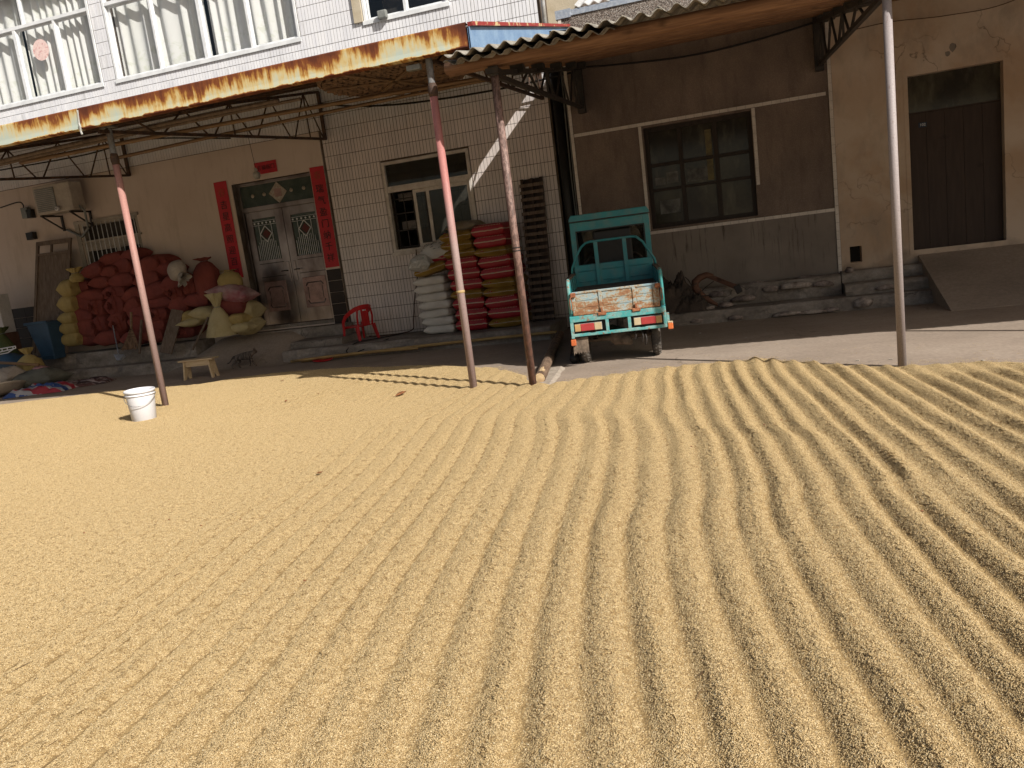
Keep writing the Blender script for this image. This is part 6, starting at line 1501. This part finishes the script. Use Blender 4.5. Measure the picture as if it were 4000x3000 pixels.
# chassis
TB('chassis_rail', [(-.26, -.20, .05, 2.2, .42, .50), (.20, .26, .05, 2.2, .42, .50)], 'mud_metal', .004)
def wheel(x, y, R, w_, name='wheel'):
    q = MB(); prof = []
    for i in range(13):
        a = -PI*.52+PI*1.04*i/12; prof.append((R-.055+.055*math.cos(a), w_/2*math.sin(a)))
    prof = [(R*.62, -w_*.42)]+prof+[(R*.62, w_*.42)]
    n_ = 60; P = [[(z, r_*math.cos(2*PI*k_/n_), r_*math.sin(2*PI*k_/n_)) for k_ in range(n_)] for r_, z in prof]; q.grid(P, True)
    o = q.build(name, M['rubber'], tr, smooth=True); o.location = (x, y, R)
    q = MB()
    for i in range(30):
        a = 2*PI*i/30
        for s_ in (-1, 1):
            c0 = Vector((s_*.012, (R+.001)*math.cos(a), (R+.001)*math.sin(a))); c1 = Vector((s_*w_*.43, (R-.021)*math.cos(a+.13), (R-.021)*math.sin(a+.13)))
            q.bar(c0, c1, .017, .008, (0, math.cos(a), math.sin(a)))
    q.build('tread_blocks', M['rubber'], o, local=True)
    q = MB(); q.lathe([(.0, -.03), (R*.25, -.03), (R*.3, -.01), (R*.55, -.01), (R*.63, -w_*.4), (R*.66, -w_*.42), (R*.66, w_*.42), (R*.63, w_*.4), (R*.55, .01), (R*.25, .03), (0, .03)], (0, 0, 0), 32)
    r_ = q.mesh('rim', M['mud_metal']); rr3 = link('rim', r_, o); rr3.rotation_euler = (0, PI/2, 0); r_.polygons.foreach_set('use_smooth', [True]*len(r_.polygons))
    return o
wheel(.40, .36, .255, .098); wheel(-.40, .36, .255, .098); wheel(0, 2.44, .25, .09)
q = MB(); q.tube([(-.40, .36, .255), (-.12, .36, .255), (-.10, .36, .255), (-.06, .36, .255), (.06, .36, .255), (.10, .36, .255), (.12, .36, .255), (.40, .36, .255)], .03, 12, rs=[.03, .035, .06, .10, .10, .06, .035, .03]); q.build('axle', M['mud_metal'], tr, smooth=True)
for s_ in (-1, 1):
    for j in range(4):
        q = MB(); L_ = .40-.08*j; pts = [(s_*.27, .36+L_*t, .335-.022*j+.06*(t*L_/.4)**2) for t in np.linspace(-1, 1, 9)]; q.add([(x+dx, y, z+dz) for x, y, z in pts for dx, dz in ((-.025, 0), (.025, 0), (.025, -.009), (-.025, -.009))], [(4*i+a, 4*i+(a+1) % 4, 4*i+4+(a+1) % 4, 4*i+4+a) for i in range(8) for a in range(4)]); q.build('leaf_spring', M['mud_metal'], tr)
    q = MB(); q.tube([(s_*.33, .20, .46), (s_*.31, .28, .26)], .014, 6); q.tube([(s_*.33, .20, .42), (s_*.315, .26, .30)], .026, 8); q.build('shock_absorber', M['dark_iron'], tr, smooth=True)
q = MB(); q.tube([(-.1, .5, .33), (0, .42, .28), (.06, .30, .22), (.12, .22, .19)], .05, 10, rs=[.06, .075, .07, .03]); q.build('gearbox', M['mud_metal'], tr, smooth=True)
for x, z0_, z1_ in ((.245, .20, .34), (.28, .17, .30), (.17, .24, .34)):
    q = MB(); q.tube([(x, .03, z1_), (x+.01, .02, (z0_+z1_)/2), (x-.004, .02, z0_)], .008, 6); q.build('hanging_cable', M['dark_iron'], tr, smooth=True)
# torn mud flap on the left and its bracket
q = MB(); xs3 = np.linspace(-.515, -.345, 13); bz = [.135, .165, .15, .175, .145, .17, .15, .18, .15, .165, .14, .175, .15]
q.add([(x, .02, .33) for x in xs3]+[(x, .012, z) for x, z in zip(xs3, bz)], [(i, i+1, 14+i, 13+i) for i in range(12)])
o = q.build('mud_flap', M['mud_metal'], tr); s = o.modifiers.new('t', 'SOLIDIFY'); s.thickness = .006
for x, z, sx in ((-.505, .285, -1), (.555, .355, 1)):
    ind = TB('indicator', [(x-.028, x+.028, -.03, .02, z-.035, z+.035)], 'lens_orange', .008)
    TB('indicator_cap', [(x-.028, x+.028, -.031, .021, z+.0355, z+.05)], 'lens_cream', .004, ind) if sx > 0 else None
TB('side_bracket', [(HW+.002, HW+.03, -.02, .01, .35, .50)], 'teal_worn', .003)
tr.location = (-1.395, 8.52, 0); tr.rotation_euler = (0, 0, math.radians(8.7))

# ------------------------------------------------------------------ cat walking to the right
cat = thing('cat', (0, 0, 0), 'small dark tabby cat walking right on the shaded concrete beside the stool', 'cat')
sk = [  # (pos, radius) x forward, z up
 ('pel', (-.13, 0, .205), .060), ('mid', (-.02, 0, .195), .066), ('che', (.09, 0, .203), .062), ('nk', (.155, 0, .232), .036), ('hd', (.205, 0, .252), .038), ('mz', (.245, 0, .240), .020),
 ('t1', (-.185, 0, .195), .019), ('t2', (-.235, 0, .150), .013), ('t3', (-.28, 0, .105), .011), ('t4', (-.325, 0, .092), .008),
 ('hl1', (-.135, .028, .14), .034), ('hl2', (-.095, .030, .105), .020), ('hl3', (-.150, .030, .058), .017), ('hl4', (-.125, .030, .014), .016), ('hl5', (-.10, .03, .008), .010),
 ('hr1', (-.150, -.028, .14), .034), ('hr2', (-.155, -.030, .10), .020), ('hr3', (-.215, -.030, .062), .017), ('hr4', (-.215, -.030, .016), .016), ('hr5', (-.19, -.03, .008), .010),
 ('fl1', (.095, .026, .14), .024), ('fl2', (.075, .028, .085), .015), ('fl3', (.05, .028, .04), .016), ('fl4', (.06, .028, .010), .012),
 ('fr1', (.105, -.026, .14), .024), ('fr2', (.15, -.028, .09), .015), ('fr3', (.185, -.028, .04), .016), ('fr4', (.21, -.028, .012), .012)]
ed = [('pel', 'mid'), ('mid', 'che'), ('che', 'nk'), ('nk', 'hd'), ('hd', 'mz'), ('pel', 't1'), ('t1', 't2'), ('t2', 't3'), ('t3', 't4'), ('pel', 'hl1'), ('hl1', 'hl2'), ('hl2', 'hl3'), ('hl3', 'hl4'), ('hl4', 'hl5'), ('pel', 'hr1'), ('hr1', 'hr2'), ('hr2', 'hr3'), ('hr3', 'hr4'), ('hr4', 'hr5'), ('che', 'fl1'), ('fl1', 'fl2'), ('fl2', 'fl3'), ('fl3', 'fl4'), ('che', 'fr1'), ('fr1', 'fr2'), ('fr2', 'fr3'), ('fr3', 'fr4')]
ids = {n_: i for i, (n_, _, _) in enumerate(sk)}
me = bpy.data.meshes.new('body'); me.from_pydata([s_[1] for s_ in sk], [(ids[a], ids[c_]) for a, c_ in ed], [])
k = NT('dark_tabby_fur'); c = k.ramp(k.noise(16, 'O', (3., .6, .5), 4, .6, .6), [(.38, (.04, .032, .028)), (.52, (.10, .082, .07)), (.64, (.22, .18, .15))])
p = k.sep('O'); c = k.mix(k.ramp(p[0], [(.12, 0.), (.22, .5)]), c, (.10, .055, .035)); k.bump(k.noise(120, 'O', (1, 3, 3), 3), .4, .004); M['fur'] = k.done(c, .8, 0, .3)
o = link('body', me, cat); me.materials.append(M['fur'])
smd = o.modifiers.new('skin', 'SKIN'); smd.use_smooth_shade = True
for i, s_ in enumerate(sk): me.skin_vertices[0].data[i].radius = (s_[2], s_[2]*1.0)
me.skin_vertices[0].data[0].use_root = True
ss = o.modifiers.new('sub', 'SUBSURF'); ss.levels = 2; ss.render_levels = 2
for s_ in (-1, 1):
    q = MB(); q.add([(.185, s_*.012, .276), (.215, s_*.015, .276), (.200, s_*.036, .27), (.198, s_*.026, .318)], [(0, 1, 3), (1, 2, 3), (2, 0, 3), (0, 2, 1)]); q.build('ear', M['fur'], cat)
    q = MB(); q.lathe([(0, -.005), (.004, -.003), (.005, 0), (.004, .003), (0, .005)], (.236, s_*.017, .262), 10); q.build('eye', M['brass'], cat)
cat.location = (-8.02, 11.05, .01); cat.rotation_euler = (0, 0, .08); cat.scale = (1.03, 1.03, 1.)

# ------------------------------------------------------------------ right side: curved spade, dark heap, broken stones
sp_ = thing('wooden_yoke', (-.5, 11.7, .18), 'curved reddish wooden plough frame leaning on the step under the dark window', 'plough')
w8 = lambda a, b_, Y: at(2500+.4069*a, 950+.4069*b_, Y)
q = MB(); q.tube([w8(770, 605, 11.62), w8(680, 560, 11.62), w8(590, 500, 11.64), w8(530, 430, 11.66), w8(530, 375, 11.7), w8(575, 330, 11.72), w8(640, 305, 11.74), w8(700, 320, 11.74)], .05, 10, rs=[.014, .035, .05, .055, .055, .05, .045, .04])
M['plough'] = wood('dull_red_wood', (.17, .085, .055), (.09, .045, .03)); q.build('share_beam', M['plough'], sp_, smooth=True)
q = MB(); q.bar(w8(650, 310, 11.74), w8(945, 430, 11.68), .07, .06); q.build('shaft', M['plough'], sp_, bevel=.01)
q = MB(); q.bar(w8(925, 405, 11.68), w8(960, 475, 11.66), .09, .08, (0, 1, 0)); q.build('iron_shoe', M['dark_iron'], sp_, bevel=.01)
def rock(name, c_, s, seed, mt, label=None, cat=None, group=None, parent=None, sub=2):
    bm = bmesh.new(); bmesh.ops.create_icosphere(bm, subdivisions=sub+1, radius=1)
    for v in bm.verts:
        n = v.co.normalized(); f = 1+.35*mnoise.noise(n*1.3+Vector((seed*3.1, 0, 0)))+.15*mnoise.noise(n*3.5+Vector((0, seed, 0)))+.07*mnoise.noise(n*9)
        v.co = Vector((n.x*f*s[0], n.y*f*s[1], max(-s[2]*.55, n.z*f*s[2])))
    me = bpy.data.meshes.new(name); bm.to_mesh(me); bm.free(); me.materials.append(M[mt]); me.polygons.foreach_set('use_smooth', [True]*len(me.polygons))
    o = link(name, me, parent, c_); return tag(o, label, cat, group)
M['charcoal'] = mat('dark_sacking', (.045, .036, .030), (.08, .06, .048), 6, rough=.95, bump=.8, bscale=20, bdist=.02)
crumple('dark_sacking', (-1.05, 11.66, .17), .30, .20, .62, 'charcoal', 14, .2, 'dark crumpled sacking heaped behind the right rear corner of the truck', 'sacking')
crumple('dark_sacking', (-.80, 11.56, .17), .20, .15, .28, 'charcoal', 17, -.3, 'smaller dark rag at the foot of the heap beside the plough', 'sacking')
q = MB()
for i in range(46):
    x = rnd.uniform(-1.30, -.72); y = rnd.uniform(11.5, 11.95); z = rnd.uniform(.2, .55); a = rnd.uniform(0, 2*PI); L_ = rnd.uniform(.12, .34)
    p0_ = Vector((x, y, z)); p1_ = p0_+Vector((L_*math.cos(a), .3*L_*math.sin(a), L_*rnd.uniform(-.2, .8))); q.tube([p0_, (p0_+p1_)/2+Vector((0, 0, .02)), p1_], .007, 5)
o = q.build('brushwood', M['charcoal']); tag(o, 'tangle of dark twigs on the heap right of the truck', 'brushwood', None, 'stuff')
sts = [((-.35, 11.60, .22), (.13, .09, .06)), ((-.10, 11.80, .27), (.20, .08, .07)), ((.28, 11.80, .36), (.13, .06, .08)), ((.62, 11.78, .38), (.26, .08, .08)), ((.98, 11.80, .36), (.16, .07, .07)), ((-.58, 11.56, .21), (.11, .08, .05)), ((.45, 11.30, .05), (.22, .08, .05)), ((.78, 11.30, .045), (.24, .06, .04)), ((1.02, 11.32, .05), (.12, .07, .05)), ((1.42, 11.33, .09), (.13, .09, .11)), ((1.34, 11.9, .50), (.07, .06, .07)), ((-.22, 11.33, .06), (.12, .06, .05)), ((-.75, 11.35, .06), (.10, .06, .05)), ((1.75, 11.58, .25), (.16, .06, .06)), ((-.45, 11.84, .36), (.14, .06, .08)), ((.1, 11.98, .46), (.12, .07, .04)), ((.8, 12.05, .46), (.15, .08, .035))]
pls = ['loose broken stone', 'crumbling lump of mortar', 'rough pale stone']
wh = ['beside the plough', 'behind the plough shaft', 'at the upper step edge below the dark window', 'long, set in the upper step below the dark window', 'on the upper step near the white strip', 'under the curved plough beam', 'lying flat at the lower step, left one', 'lying flat at the lower step, nearer the grey pole', 'small, at the lower step before the corner', 'at the right corner of the lower step', 'upright at the foot of the white strip', 'at the lower step below the plough', 'at the lower step beside the truck', 'in the step behind the grey pole', 'against the step above the plough', 'small, on the top step by the wall', 'flat, by the wall near the white strip']
M['stone_pale'] = mat('broken_pale_stone', (.40, .34, .30), (.20, .16, .14), 7, rough=.95, bump=.8, bscale=22, fine=.25, fscale=30, bdist=.02)
for i, (c_, s) in enumerate(sts):
    rock('broken_stone', (c_[0], c_[1], c_[2]-.012), (s[0]*.85, s[1]*.8, s[2]*.72), 20+i, 'stone_pale' if i in (2, 3, 6, 7, 9) else 'stone', pls[i % 3]+' '+wh[i], 'stone', 'broken stones along the steps of the pebble-dash house', sub=1)
# litter on the bare concrete
for i, (px, py) in enumerate(((2915, 1320), (2960, 1180), (3180, 1412), (3480, 1405), (2735, 1303), (3840, 1410), (3350, 1410))):
    d = FWD + RGT*((px-2000)/F_PX) - UPV*((py-1500)/F_PX); t = -CAM_H/d.z; p_ = Vector((0, 0, CAM_H))+d*t
    q = MB(); q.obox(p_+Vector((0, 0, .006)), (.03, .02, .006), (0, 0, i)); o = q.build('litter', M['cream_metal']); tag(o, 'tiny pale scrap on the bare concrete, '+('right of the truck in the shadow', 'in the deep shade by the steps', 'at the rice edge left of the grey pole', 'just left of the foot of the grey pole', 'beside the rear wheel of the truck', 'right of the foot of the grey pole', 'nearest the rice between truck and grey pole')[i], 'litter')
bpy.context.view_layer.update()
